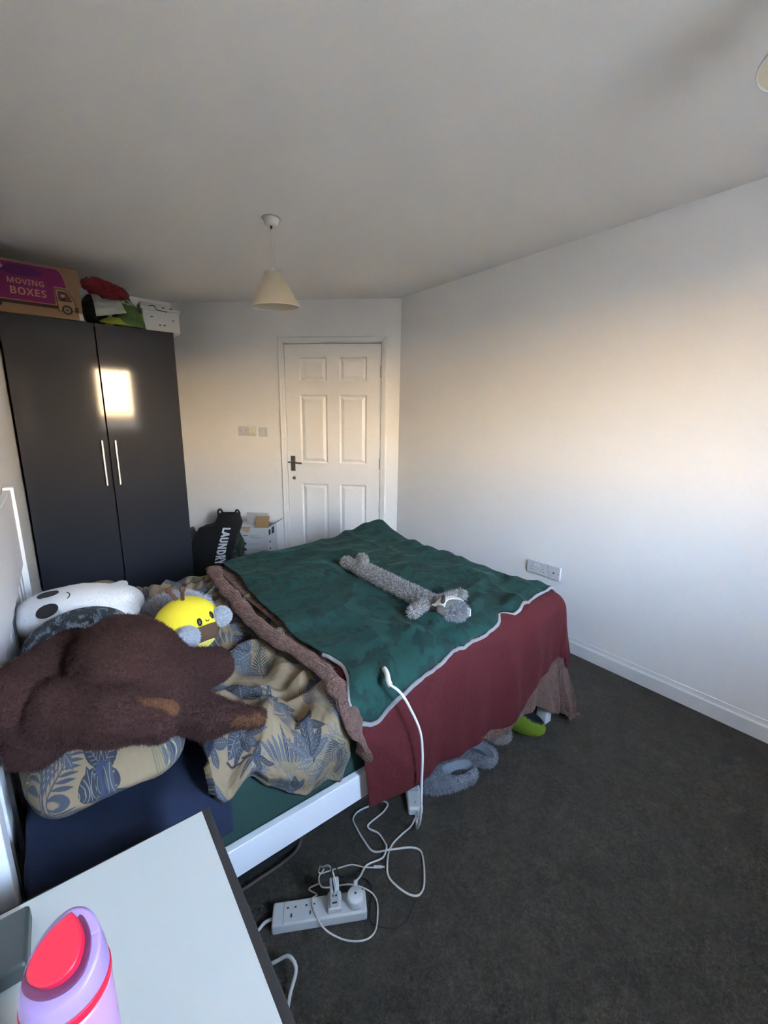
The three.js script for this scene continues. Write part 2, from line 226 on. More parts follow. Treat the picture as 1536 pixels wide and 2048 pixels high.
// ---------- things on the wardrobe ----------
{
  const y = 2.013, h = 0.292, x0 = -0.185, x1 = 0.24, z = -3.53, t = thing('moving_box', 'cardboard moving box printed with a pink van, lying on the wardrobe', 'box', [(x0 + x1) / 2, y, z - 0.2]);
  const W = x1 - x0;
  const print = canvasTex(1024, 704, (g, w, hh) => {
    g.fillStyle = '#8b6f54'; g.fillRect(0, 0, w, hh); for (let i = 0; i < 9000; i++) { g.fillStyle = `rgba(${60 + rnd() * 60},${40 + rnd() * 40},20,${rnd() * 0.09})`; g.fillRect(rnd() * w, rnd() * hh, 2 + rnd() * 6, 1.5); }
    const px = (x, yy) => [(x - x0) / W * w, (y + h - yy) / h * hh]; // metres to print
    g.save(); g.fillStyle = '#7a2058'; g.beginPath(); g.moveTo(-5, 22); g.lineTo(740, 22); g.quadraticCurveTo(800, 30, 830, 120); g.lineTo(862, 268); g.lineTo(705, 268); g.lineTo(705, 520); g.lineTo(-5, 520); g.closePath(); g.fill(); g.strokeStyle = '#c47a86'; g.lineWidth = 5; g.stroke();
    g.strokeStyle = '#3a2030'; g.lineWidth = 4; g.beginPath(); g.moveTo(0, 34); g.lineTo(736, 34); g.quadraticCurveTo(790, 42, 818, 125); g.lineTo(846, 258); g.stroke(); g.restore();
    g.fillStyle = '#551a58'; g.beginPath(); g.ellipse(330, 120, 260, 66, 0.02, 0, 7); g.fill();
    g.fillStyle = '#c59aa0'; for (let k = 0; k < 5; k++) { const a = k * 1.257; g.beginPath(); g.arc(120 + 22 * Math.cos(a), 92 + 22 * Math.sin(a), 11, 0, 7); g.fill(); }
    g.fillStyle = '#b9876f'; g.textAlign = 'right'; g.font = 'bold 104px sans-serif'; g.fillText('MOVING', 600, 300); g.font = 'bold 138px sans-serif'; g.fillText('BOXES', 610, 444);
    g.fillStyle = '#3c2a20'; g.fillRect(0, 532, 760, 44);
    // cab of the van
    g.fillStyle = '#a5825f'; g.beginPath(); g.moveTo(712, 292); g.lineTo(850, 292); g.quadraticCurveTo(900, 350, 938, 455); g.lineTo(965, 580); g.lineTo(730, 600); g.closePath(); g.fill(); g.strokeStyle = '#33221a'; g.lineWidth = 9; g.stroke();
    g.fillStyle = '#5c3b45'; g.beginPath(); g.moveTo(748, 325); g.lineTo(840, 325); g.quadraticCurveTo(880, 370, 902, 450); g.lineTo(748, 455); g.closePath(); g.fill(); g.stroke();
    g.fillStyle = '#b08a70'; g.beginPath(); g.arc(800, 380, 26, 0, 7); g.fill(); g.fillStyle = '#2a1b18'; g.beginPath(); g.arc(800, 358, 22, 3.2, 6.3); g.fill(); g.fillRect(780, 410, 50, 40);
    g.fillStyle = '#4b3328'; g.beginPath(); g.ellipse(955, 560, 24, 46, 0, 0, 7); g.fill();
    for (const cx of [20, 836]) { g.fillStyle = '#2c2119'; g.beginPath(); g.arc(cx, 575, 66, 0, 7); g.fill(); g.fillStyle = '#7d735c'; g.beginPath(); g.arc(cx, 575, 44, 0, 7); g.fill(); g.fillStyle = '#3b3126'; g.beginPath(); g.arc(cx, 575, 14, 0, 7); g.fill(); }
  });
  const bw = W / 2, f = new THREE.PlaneGeometry(W, h); f.translate(0, h / 2, 0.2005);
  obj('carton', bx(-bw, 0, -0.2, bw, h, 0.2, 0.003), card, t);
  obj('printed_side', f, std(0xffffff, 0.85, { map: print }), t);
  obj('tape', bx(bw - 0.02, 0, 0.2, bw + 0.001, 0.04, 0.2015), std(0xb9b6ae, 0.4), t);
  obj('flap', [bx(-bw, h, -0.2, -0.004, h + 0.004, 0.2), bx(0.004, h, -0.2, bw, h + 0.004, 0.2)], card, t);
}
{ // bag for life with clothes stuffed in
  const y = 2.013, t = thing('shopping_bag', 'slumped green shopping bag with yellow-green corners on the wardrobe', 'bag', [0.5, y, -3.66]);
  const print = canvasTex(512, 512, (g, w, h) => { g.fillStyle = '#41612a'; g.fillRect(0, 0, w, h); for (let i = 0; i < 3000; i++) { g.fillStyle = `rgba(20,40,10,${rnd() * 0.12})`; g.fillRect(rnd() * w, rnd() * h, 3, 3); } g.save(); g.translate(190, 230); g.rotate(-0.15); g.fillStyle = '#c9d2c0'; g.font = 'bold 92px sans-serif'; g.fillText("W,", 0, 0); g.font = 'bold 70px sans-serif'; g.fillText('s', 105, 0); g.restore(); });
  const bag = sheet(40, 40, (u, v) => { const a = u * Math.PI * 2, r = 1 + 0.1 * N(u * 7, v * 5, 1); const hh = 0.27 * v; const c = Math.cos(a), s = Math.sin(a), q = Math.pow(Math.abs(c), 0.6) * Math.sign(c), p = Math.pow(Math.abs(s), 0.6) * Math.sign(s); const lean = -0.10 * v * v; return [0.095 * q * r * (1 - 0.25 * v) + 0.02 + lean, hh * (0.9 + 0.1 * N(u * 6, 3)) + 0.004, 0.12 * p * r * (1 - 0.3 * v)]; }, 0.003, (u, v) => [u * 2 + 0.1, v]);
  obj('bag_body', flip(bag), std(0xffffff, 0.55, { map: print, side: THREE.DoubleSide }), t);
  const corner = sheet(10, 10, (u, v) => [0.045 + u * 0.065 - 0.01 * v, 0.012 + v * 0.075 + u * 0.02, 0.105 - u * 0.05 + 0.004 * N(u * 5, v * 5)], 0.002);
  obj('corner_patch', corner, std(0x8f9a3f, 0.6, { side: THREE.DoubleSide }), t);
  const base = sheet(24, 10, (u, v) => [-0.17 + u * 0.2, 0.006 + v * 0.05 * Math.sin(u * 2.6 + 0.3), 0.125 - v * 0.03], 0.002);
  obj('base_panel', base, std(0x8c9636, 0.6, { side: THREE.DoubleSide }), t);
}
{
  const lump = (x, yy, z) => ell(x, yy, z, [0, 0.05, 0], [0.128, 0.05, 0.1]) + 0.014 * N(x * 24, yy * 24, z * 24) + 0.006 * N(x * 60, yy * 60, z * 60);
  const m = obj('red_garment', field(lump, [-0.17, -0.03, -0.14], [0.17, 0.13, 0.14], 0.006), std(new THREE.Color().setRGB(0.17, 0.006, 0.014), 0.8)); m.position.set(0.375, 2.185, -3.57); m.rotation.z = -0.17; tag(m, 'crumpled red garment on top of the green shopping bag', 'clothing');
  const cl = sheet(30, 30, (u, v) => [0.305 + u * 0.15 + (1 - v) * 0.025 * u + (1 - v) * 0.008, 2.2 - (1 - v) * (0.15 - 0.045 * u), -3.535 + 0.02 * (1 - v) + 0.012 * N(u * 4, v * 4, 2) - 0.06 * v * v], 0.003);
  tag(obj('white_cloth', cl, std(0xa9aea6, 0.9, { side: THREE.DoubleSide })), 'white cloth hanging over the shopping bag below red garment', 'cloth');
  const cl2 = sheet(16, 10, (u, v) => [0.40 + u * 0.11, 2.283 - u * 0.035 + 0.012 * Math.sin(v * 3), -3.6 + v * 0.07], 0.004);
  tag(obj('white_cloth', cl2, std(0xb5b2a6, 0.9, { side: THREE.DoubleSide })), 'white fold of cloth peeking out behind the red garment', 'cloth');
  const db = (x, yy, z) => ell(x, yy, z, [0, 0.09, 0], [0.07, 0.095, 0.1]) + 0.016 * N(x * 20, yy * 20, z * 20);
  const d = obj('dark_bag', field(db, [-0.12, -0.03, -0.15], [0.12, 0.22, 0.15], 0.007), std(new THREE.Color().setRGB(0.012, 0.016, 0.012), 0.7)); d.position.set(0.318, 2.022, -3.68); tag(d, 'near-black soft bag between moving box and white cloth', 'bag');
}
{ // white plastic box with a clip lid
  const t = thing('storage_box', 'white plastic storage box with grey clips beside the shopping bag', 'box', [0.735, 2.013, -3.73]);
  const wp = std(new THREE.Color().setRGB(0.62, 0.62, 0.6), 0.5), dk = std(0x38352f, 0.6);
  obj('tub', bx(-0.14, 0, -0.17, 0.105, 0.15, 0.13, 0.012), wp, t); obj('lid', [bx(-0.148, 0.145, -0.178, 0.112, 0.165, 0.138, 0.006), bx(-0.125, 0.165, -0.15, 0.09, 0.225, -0.02, 0.01)], wp, t);
  obj('clip', tube([[-0.085, 0.178, 0.1], [-0.06, 0.172, 0.138], [-0.045, 0.150, 0.143], [0.015, 0.142, 0.143], [0.02, 0.142, 0.14]], 0.003, 30), dk, t);
  for (const [x, yy] of [[-0.08, 0.1], [0.06, 0.09], [-0.03, 0.05], [0.0, 0.05], [0.0, 0.168], [0.05, 0.168]]) obj('slot', bx(x - 0.008, yy - 0.003, 0.128, x + 0.008, yy + 0.003, yy > 0.16 ? 0.1395 : 0.1315, 0.001), dk, t);
  const s = tag(obj('cable_end', [tube([[0.84, 2.016, -3.60], [0.825, 2.016, -3.58], [0.80, 2.017, -3.565], [0.775, 2.017, -3.56]], 0.004, 20), tube([[0.84, 2.016, -3.62], [0.815, 2.018, -3.60], [0.78, 2.018, -3.58]], 0.003, 14)], std(0xb8b4a8, 0.6)), 'pale thin strap ends poking out under the storage box', 'strap'); s.position.set(-0.012, 0.0, -0.012);
}
// ---------- wall plates ----------
const plateMat = std(new THREE.Color().setRGB(0.62, 0.63, 0.66), 0.35), plasticW = std(new THREE.Color().setRGB(0.78, 0.78, 0.77), 0.35), holeMat = std(new THREE.Color().setRGB(0.02, 0.02, 0.022), 0.6), ivory = std(new THREE.Color().setRGB(0.72, 0.70, 0.60), 0.4);
function onDoorWall(name, label, cat, s, y) { const t = thing(name, label, cat, [XR - s * Math.SQRT1_2, y, ZC - s * Math.SQRT1_2], -Math.PI / 4); return t; }
{
  const a = onDoorWall('switch_plate', 'grey double wall plate carrying a raised ivory dimmer unit', 'switch', 1.409, 1.293);
  obj('plate', bx(-0.088, -0.043, 0, 0.088, 0.043, 0.008, 0.003), plateMat, a); const du = obj('dimmer', bx(0.012, -0.034, 0.008, 0.08, 0.036, 0.022, 0.005), ivory, a); obj('rocker', [bx(0.028, -0.015, 0.022, 0.042, 0.022, 0.026, 0.002), bx(0.052, -0.015, 0.022, 0.066, 0.022, 0.026, 0.002)], ivory, du);
  for (const x of [-0.012, -0.07]) obj('screw', cyl(0.0035, 0.0035, 0.002, x, 0.002, 0.0085, 'z', 10), holeMat, a); obj('switch_rocker', bx(-0.05, -0.018, 0.008, -0.034, 0.02, 0.012, 0.002), plateMat, a);
  const b = onDoorWall('light_switch', 'grey single light switch plate nearest the door frame', 'switch', 1.257, 1.287);
  obj('plate', bx(-0.043, -0.043, 0, 0.043, 0.043, 0.008, 0.003), plateMat, b); obj('switch_rocker', bx(-0.008, -0.018, 0.008, 0.008, 0.02, 0.012, 0.002), plateMat, b); for (const x of [-0.03, 0.03]) obj('screw', cyl(0.0035, 0.0035, 0.002, x, 0, 0.0085, 'z', 10), holeMat, b);
}
{
  const y = 0.4805, a = thing('double_socket', 'white double power socket low on the plain wall beyond the bed', 'socket', [XR, y, -1.458], -Math.PI / 2);
  // local x runs along the wall, z out of the wall
  obj('plate', bx(-0.0735, -0.043, 0, 0.0725, 0.043, 0.018, 0.004), plateMat, a);
  for (const c of [-0.04, 0.04]) { obj('pin_hole', [bx(c - 0.0125, -0.018, 0.0175, c - 0.0065, -0.0145, 0.0186), bx(c + 0.0065, -0.018, 0.0175, c + 0.0125, -0.0145, 0.0186), bx(c - 0.002, -0.002, 0.0175, c + 0.002, 0.006, 0.0186)], holeMat, a); }
  for (const c of [-0.012, 0.012]) obj('switch_rocker', bx(c - 0.007, 0.012, 0.018, c + 0.007, 0.03, 0.0215, 0.002), plasticW, a);
  const b = thing('aerial_socket', 'white single aerial socket joined to the double power socket', 'socket', [XR, y, -1.341], -Math.PI / 2);
  obj('plate', bx(-0.043, -0.043, 0, 0.043, 0.043, 0.018, 0.004), plateMat, b); obj('aerial_hole', cyl(0.006, 0.006, 0.002, 0, 0, 0.0178, 'z', 16), holeMat, b); for (const x of [-0.03, 0.03]) obj('screw', cyl(0.003, 0.003, 0.002, x, 0, 0.0178, 'z', 10), holeMat, b);
}
// ---------- pendant lamps ----------
const shadeMat = phys(new THREE.Color().setRGB(0.66, 0.59, 0.45), 0.95, { transmission: 0.25, thickness: 0, side: THREE.DoubleSide, bumpMap: rep(grainTex, 6, 3), bumpScale: 0.0004 });
const lampWhite = std(new THREE.Color().setRGB(0.74, 0.74, 0.72), 0.4);
function pendant(x, z, label, tilt, up = 0) {
  const t = thing('pendant_lamp', label, 'lamp', [x, YC, z]);
  const lift = []; const hang = (n, g, m, p) => { const o = obj(n, g, m, p); lift.push(o); return o; };
  obj('ceiling_rose', [lathe([[0.0, -0.034], [0.012, -0.034], [0.02, -0.03], [0.034, -0.026], [0.04, -0.006], [0.046, 0], [0, 0]].map(p => p))], lampWhite, t);
  obj('flex', cyl(0.0032, 0.0032, 0.2 - up, 0, -0.134 + up / 2, 0, 'y', 10), lampWhite, t); obj('cord_grip', cyl(0.004, 0.006, 0.016, 0, -0.041, 0, 'y', 10), holeMat, t);
  hang('lamp_holder', [lathe([[0, -0.228], [0.01, -0.228], [0.016, -0.25], [0.017, -0.3], [0.0, -0.3]])], lampWhite, t);
  const sh = lathe([[0.04, -0.25], [0.041, -0.2495], [0.126, -0.412], [0.124, -0.4125]], 64); const p = sh.attributes.position; for (let i = 0; i < p.count; i++) { const a = Math.atan2(p.getZ(i), p.getX(i)), r = Math.hypot(p.getX(i), p.getZ(i)); const k = 1 + 0.012 * Math.sin(a * 24) * (r > 0.05 ? 1 : 0.4); p.setX(i, p.getX(i) * k); p.setZ(i, p.getZ(i) * k); } sh.computeVertexNormals();
  sh.translate(0, 0.25, 0); const s = hang('lamp_shade', sh, shadeMat, t); s.position.y = -0.25; s.rotation.set(tilt[0], 0, tilt[1]);
  const ring = new THREE.TorusGeometry(0.125, 0.0022, 8, 64); ring.rotateX(Math.PI / 2); ring.translate(0, -0.163, 0); const wires = [ring]; for (let k = 0; k < 3; k++) { const a = k * 2.094; wires.push(tube([[0.016 * Math.cos(a), -0.03, 0.016 * Math.sin(a)], [0.05 * Math.cos(a), -0.02, 0.05 * Math.sin(a)]], 0.0014, 6, 6)); }
  obj('wire_ring', wires, lampWhite, s);
  const bulb = lathe([[0, -0.395], [0.016, -0.392], [0.027, -0.375], [0.029, -0.355], [0.02, -0.325], [0.014, -0.3], [0, -0.3]].map(p => p), 28); hang('bulb', bulb, std(new THREE.Color().setRGB(0.8, 0.8, 0.78), 0.15), t);
  for (const o of lift) o.position.y += up;
  return t;
}
pendant(1.003, -2.268, 'cream conical pendant lamp hanging in front of the white door', [0.05, 0.07]);
pendant(1.375, -0.275, 'cream conical pendant lamp on a short flex, far from the door', [0, 0], 0.19);
// ---------- by the door: laundry bag and carton ----------
{
  const at = (s, off) => [XR - s * Math.SQRT1_2 - off * Math.SQRT1_2, 0, ZC - s * Math.SQRT1_2 + off * Math.SQRT1_2];
  const t = thing('laundry_bag', 'black laundry bag with white lettering leaning by the wardrobe', 'bag', at(1.60, 0.30), -Math.PI / 4);
  const lit = canvasTex(256, 1024, (g, w, h) => { g.fillStyle = '#0b0b0d'; g.fillRect(0, 0, w, h); g.save(); g.translate(40, 50); g.rotate(Math.PI / 2); g.fillStyle = '#d8dade'; g.font = 'bold 214px sans-serif'; const m = g.measureText('LAUNDRY').width; g.scale(930 / m, 1); g.fillText('LAUNDRY', 0, 0); g.strokeStyle = '#d8dade'; g.lineWidth = 12; g.strokeText('LAUNDRY', 0, 0); g.restore(); });
  const black = std(new THREE.Color().setRGB(0.008, 0.008, 0.009), 0.85, { side: THREE.DoubleSide, bumpMap: rep(softTex, 2), bumpScale: 0.004 });
  const LE = [[0, -0.37], [0.1, -0.36], [0.2, -0.32], [0.33, -0.25], [0.42, -0.19], [0.455, -0.12], [0.47, -0.05], [0.5, -0.015], [0.57, 0.012]], RE = [[0, 0.05], [0.1, 0.08], [0.33, 0.175], [0.5, 0.235], [0.57, 0.215]];
  const at1 = (L, y) => { for (let k = 0; k < L.length - 1; k++) if (y <= L[k + 1][0]) return lerp(L[k][1], L[k + 1][1], sm(0, 1, (y - L[k][0]) / (L[k + 1][0] - L[k][0])) * 0.5 + 0.5 * clamp((y - L[k][0]) / (L[k + 1][0] - L[k][0]))); return L[L.length - 1][1]; };
  const H = 0.57, deep = y => lerp(0.13, 0.04, sm(0.1, 0.57, y));
  const body = sheet(72, 60, (u, v) => { const y = v * H, l = at1(LE, y), r = at1(RE, y), a = u * Math.PI * 2, c = Math.cos(a), s = Math.sin(a), wv = (r - l) / 2; return [(l + r) / 2 + Math.sign(c) * Math.pow(Math.abs(c), 0.75) * wv, y * (1 + 0.015 * N(u * 8, 2)) + 0.002, s * deep(y) * (1 + 0.08 * N(u * 6, v * 5, 3))]; }, 0.003);
  obj('sack', flip(body), black, t);
  const lab = sheet(10, 70, (u, v) => { const y = 0.105 + v * 0.37, l = at1(LE, y), r = at1(RE, y), x = lerp(-0.012, 0.072, v) + u * 0.108, c = Math.pow(Math.min(1, Math.abs(x - (l + r) / 2) / ((r - l) / 2)), 1 / 0.75); return [x, y, Math.sqrt(Math.max(0.02, 1 - c * c)) * deep(y) * 1.06 + 0.008]; }, 0.002, (u, v) => [u, v]);
  obj('lettering_panel', lab, std(0xffffff, 0.8, { map: lit, side: THREE.DoubleSide }), t);
  for (const x of [0.03, 0.195]) obj('handle', tube([[x, H - 0.03, 0.03], [x - 0.01, H + 0.02, 0.02], [x - 0.005, H + 0.035, 0], [x + 0.005, H + 0.01, -0.02], [x, H - 0.03, -0.03]], 0.009, 24), black, t);
  const gs = field((x, y, z) => ell(x, y, z, [0, 0.17, 0], [0.075, 0.18, 0.07]) + 0.014 * N(x * 20, y * 20, z * 20), [-0.12, -0.03, -0.12], [0.12, 0.39, 0.12], 0.01);
  const gb = obj('grey_bag', gs, std(new THREE.Color().setRGB(0.09, 0.10, 0.11), 0.7)); gb.position.set(...at(1.985, 0.1)); gb.position.y = 0.008; tag(gb, 'small grey sack squeezed between laundry bag and wardrobe', 'bag');
  const gcloth = sheet(14, 18, (u, v) => [lerp(-0.015, 0.05 + 0.035 * Math.sin(v * 3.1), u), 0.2 + v * 0.2 - 0.06 * u * (1 - v), 0.02 + 0.02 * N(u * 4, v * 5, 7)], 0.004);
  const gc = obj('green_cloth', gcloth, std(new THREE.Color().setRGB(0.03, 0.05, 0.035), 0.8, { side: THREE.DoubleSide })); gc.position.set(...at(1.44, 0.29)); gc.rotation.y = -Math.PI / 4; gc.scale.setScalar(1.02); tag(gc, 'dark green cloth poking out behind the laundry bag', 'clothing');
  const db = obj('navy_garment', field((x, y, z) => ell(x, y, z, [0, 0.06, 0], [0.09, 0.07, 0.07]) + 0.018 * N(x * 18, y * 18, z * 18), [-0.13, -0.03, -0.12], [0.13, 0.17, 0.12], 0.008), std(new THREE.Color().setRGB(0.012, 0.014, 0.03), 0.85)); db.position.set(...at(1.46, 0.36)); db.position.y = 0.012; tag(db, 'dark navy garment heaped at the foot of laundry bag', 'clothing');
  // white printed carton with open flaps
  const c = thing('carton', 'white printed cardboard carton with open flaps beside the door', 'box', at(1.30, 0.125), -Math.PI / 4);
  const bp = canvasTex(512, 700, (g, w, h) => { g.fillStyle = '#b9bcc2'; g.fillRect(0, 0, w, h); g.fillStyle = '#3b3c40'; g.fillRect(150, 118, 75, 12); g.fillStyle = '#7c7e84'; for (let k = 0; k < 4; k++) g.fillRect(245 + rnd() * 10, 112 + k * 14, 200 - rnd() * 60, 4); for (let k = 0; k < 3; k++) { g.fillStyle = '#26272b'; g.beginPath(); g.arc(180, 250 + k * 92, 19, 0, 7); g.fill(); g.fillStyle = '#85878d'; for (let l = 0; l < 2; l++) g.fillRect(220, 240 + k * 92 + l * 16, 240 - rnd() * 120, 4); } g.fillStyle = '#55575d'; g.fillRect(0, 508, w, 5); g.fillStyle = '#a0a3aa'; g.fillRect(0, 514, w, h); });
  const cw = std(new THREE.Color().setRGB(0.5, 0.51, 0.54), 0.8);
  obj('carton_body', [bx(-0.19, 0, -0.12, 0.135, 0.43, 0.12)], cw, c); const fp = new THREE.PlaneGeometry(0.32, 0.43); fp.translate(-0.03, 0.215, 0.1206); obj('printed_face', fp, std(0xffffff, 0.8, { map: bp }), c);
  const sd = canvasTex(128, 256, (g, w, h) => { g.fillStyle = '#c2c4c8'; g.fillRect(0, 0, w, h); g.fillStyle = '#2b2b2e'; g.fillRect(20, 14, 26, 30); g.fillRect(60, 10, 34, 38); g.fillRect(24, 80, 20, 8); g.fillRect(24, 120, 20, 8); g.fillRect(30, 215, 60, 30); }); const sp = new THREE.PlaneGeometry(0.23, 0.43); sp.rotateY(Math.PI / 2); sp.translate(0.1356, 0.215, 0); obj('printed_face', sp, std(0xffffff, 0.8, { map: sd }), c);
  const flapM = std(new THREE.Color().setRGB(0.33, 0.24, 0.15), 0.9);
  obj('flap', [bx(-0.16, 0.43, -0.12, 0.06, 0.52, -0.116)], cw, c); obj('flap', sheet(6, 6, (u, v) => [0.02 + u * 0.13, 0.43 + v * 0.1 + 0.006 * u, 0.118 - 0.05 * v], 0.003), card, c);
  obj('flap', sheet(6, 6, (u, v) => [0.135 + u * 0.08, 0.43 + u * 0.055 + v * 0.004, -0.1 + v * 0.2], 0.003), flapM, c); obj('flap', sheet(6, 6, (u, v) => [-0.19 + u * 0.17, 0.43 - 0.04 * v * (0.6 + 0.4 * Math.sin(u * 9)) + 0.006, 0.12 + 0.03 * v], 0.003), flapM, c);
  obj('flap', sheet(6, 6, (u, v) => [-0.1 + u * 0.12, 0.44 + 0.08 * v, 0.02 - 0.02 * v + 0.03 * u], 0.002), cw, c);
}

// ---------- bed ----------
const bedWhite = std(new THREE.Color().setRGB(0.72, 0.73, 0.76), 0.45);
const BX0 = -0.165, BX1 = 1.745, BZ0 = -2.34, BZ1 = -0.905;
{
  const b = thing('bed', 'white wooden bed with slatted headboard under the heaped bedding', 'bed', [0, 0, 0]);
  obj('side_rail', bx(BX0, 0.252, BZ1 - 0.022, BX1, 0.345, BZ1, 0.003), bedWhite, b); obj('side_rail', bx(BX0, 0.252, BZ0, BX1, 0.345, BZ0 + 0.022, 0.003), bedWhite, b);
  obj('end_rail', bx(BX1 - 0.022, 0.252, BZ0 + 0.022, BX1, 0.345, BZ1 - 0.022, 0.003), bedWhite, b);
  obj('bed_base', bx(BX0, 0.262, BZ0 + 0.022, BX1 - 0.022, 0.285, BZ1 - 0.022), bedWhite, b);
  for (const [x, z] of [[BX1 - 0.05, BZ1 - 0.05], [BX1 - 0.05, BZ0], [0.8, (BZ0 + BZ1) / 2]]) obj('leg', bx(x, 0, z, x + 0.05, 0.255, z + 0.05, 0.003), bedWhite, b);
  const hb = obj('headboard_panel', bx(-0.195, 0.785, BZ0 + 0.03, -0.172, 1.11, BZ1 - 0.04, 0.003), bedWhite, b);
  for (const z of [BZ0 - 0.01, BZ1 - 0.04]) obj('headboard_post', bx(-0.197, 0, z, -0.160, 1.12, z + 0.045, 0.003), bedWhite, b);
  for (let k = 0; k < 12; k++) { const z = BZ0 + 0.075 + k * 0.113; obj('headboard_slat', bx(-0.192, 0.28, z, -0.178, 0.787, z + 0.055, 0.002), bedWhite, b); }
  obj('headboard_rail', bx(-0.195, 0.25, BZ0 + 0.03, -0.172, 0.33, BZ1 - 0.04, 0.003), bedWhite, b);
}
const clothBump = rep(grainTex, 8);
{
  const m = obj('mattress', bx(BX0 + 0.008, 0.287, BZ0 + 0.026, BX1 - 0.026, 0.518, BZ1 - 0.026, 0.05), std(new THREE.Color().setRGB(0.013, 0.045, 0.036), 0.9, { bumpMap: clothBump, bumpScale: 0.001 })); tag(m, 'mattress in a dark green fitted sheet on the white bed', 'mattress');
}
// unrolled cloth coordinates (px, pz) to a point that lies on the bed and folds down past its edges
function drape(px, pz, top, off, o = {}) {
  const x1 = (o.x1 ?? 1.79) + off * 0.5, z1 = (o.z1 ?? -0.90) + off * 0.5, z0 = (o.z0 ?? -2.34) - off * 0.5, R = (o.R ?? 0.06) + off;
  const qx = Math.min(px, x1 - R), qz = clamp(pz, z0 + R, z1 - R), dx = px - qx, dz = pz - qz, d = Math.hypot(dx, dz);
  let y = top(Math.min(px, x1), clamp(pz, z0, z1)) + off;
  if (d < 1e-6) return [px, y, pz];
  const nx = dx / d, nz = dz / d, a = Math.min(d / R, Math.PI / 2), hang = Math.max(0, d - R * Math.PI / 2);
  let out = R * Math.sin(a), drop = R * (1 - Math.cos(a)) + hang;
  const along = px * Math.abs(nz) - pz * Math.abs(nx);
  out += (o.wave ?? 0.012) * sm(0, 0.25, hang) * (N(along * (o.wf ?? 6), 3.3) + 0.5 * N(along * (o.wf ?? 6) * 2.3, 8.1)) + (o.flare ?? 0.06) * hang * (1 + 1.4 * Math.max(0, nx)) + (o.late ?? 0) * sm(0.28, 0.5, hang) * (0.6 + N(along * 14, 5.5));
  return [qx + nx * out, y - drop, qz + nz * out];
}
// ridged fold: sharp crest running along direction a
const ridge = (x, z, a, f, w = 1, s = 0) => { const c = Math.cos(a), n = Math.sin(a), u = (x * c + z * n) * f + 1.3 * N(x * 2.2 + s, z * 2.2, s); const v = 1 - Math.abs(((u % 1) + 1) % 1 * 2 - 1); return Math.pow(v, w); };
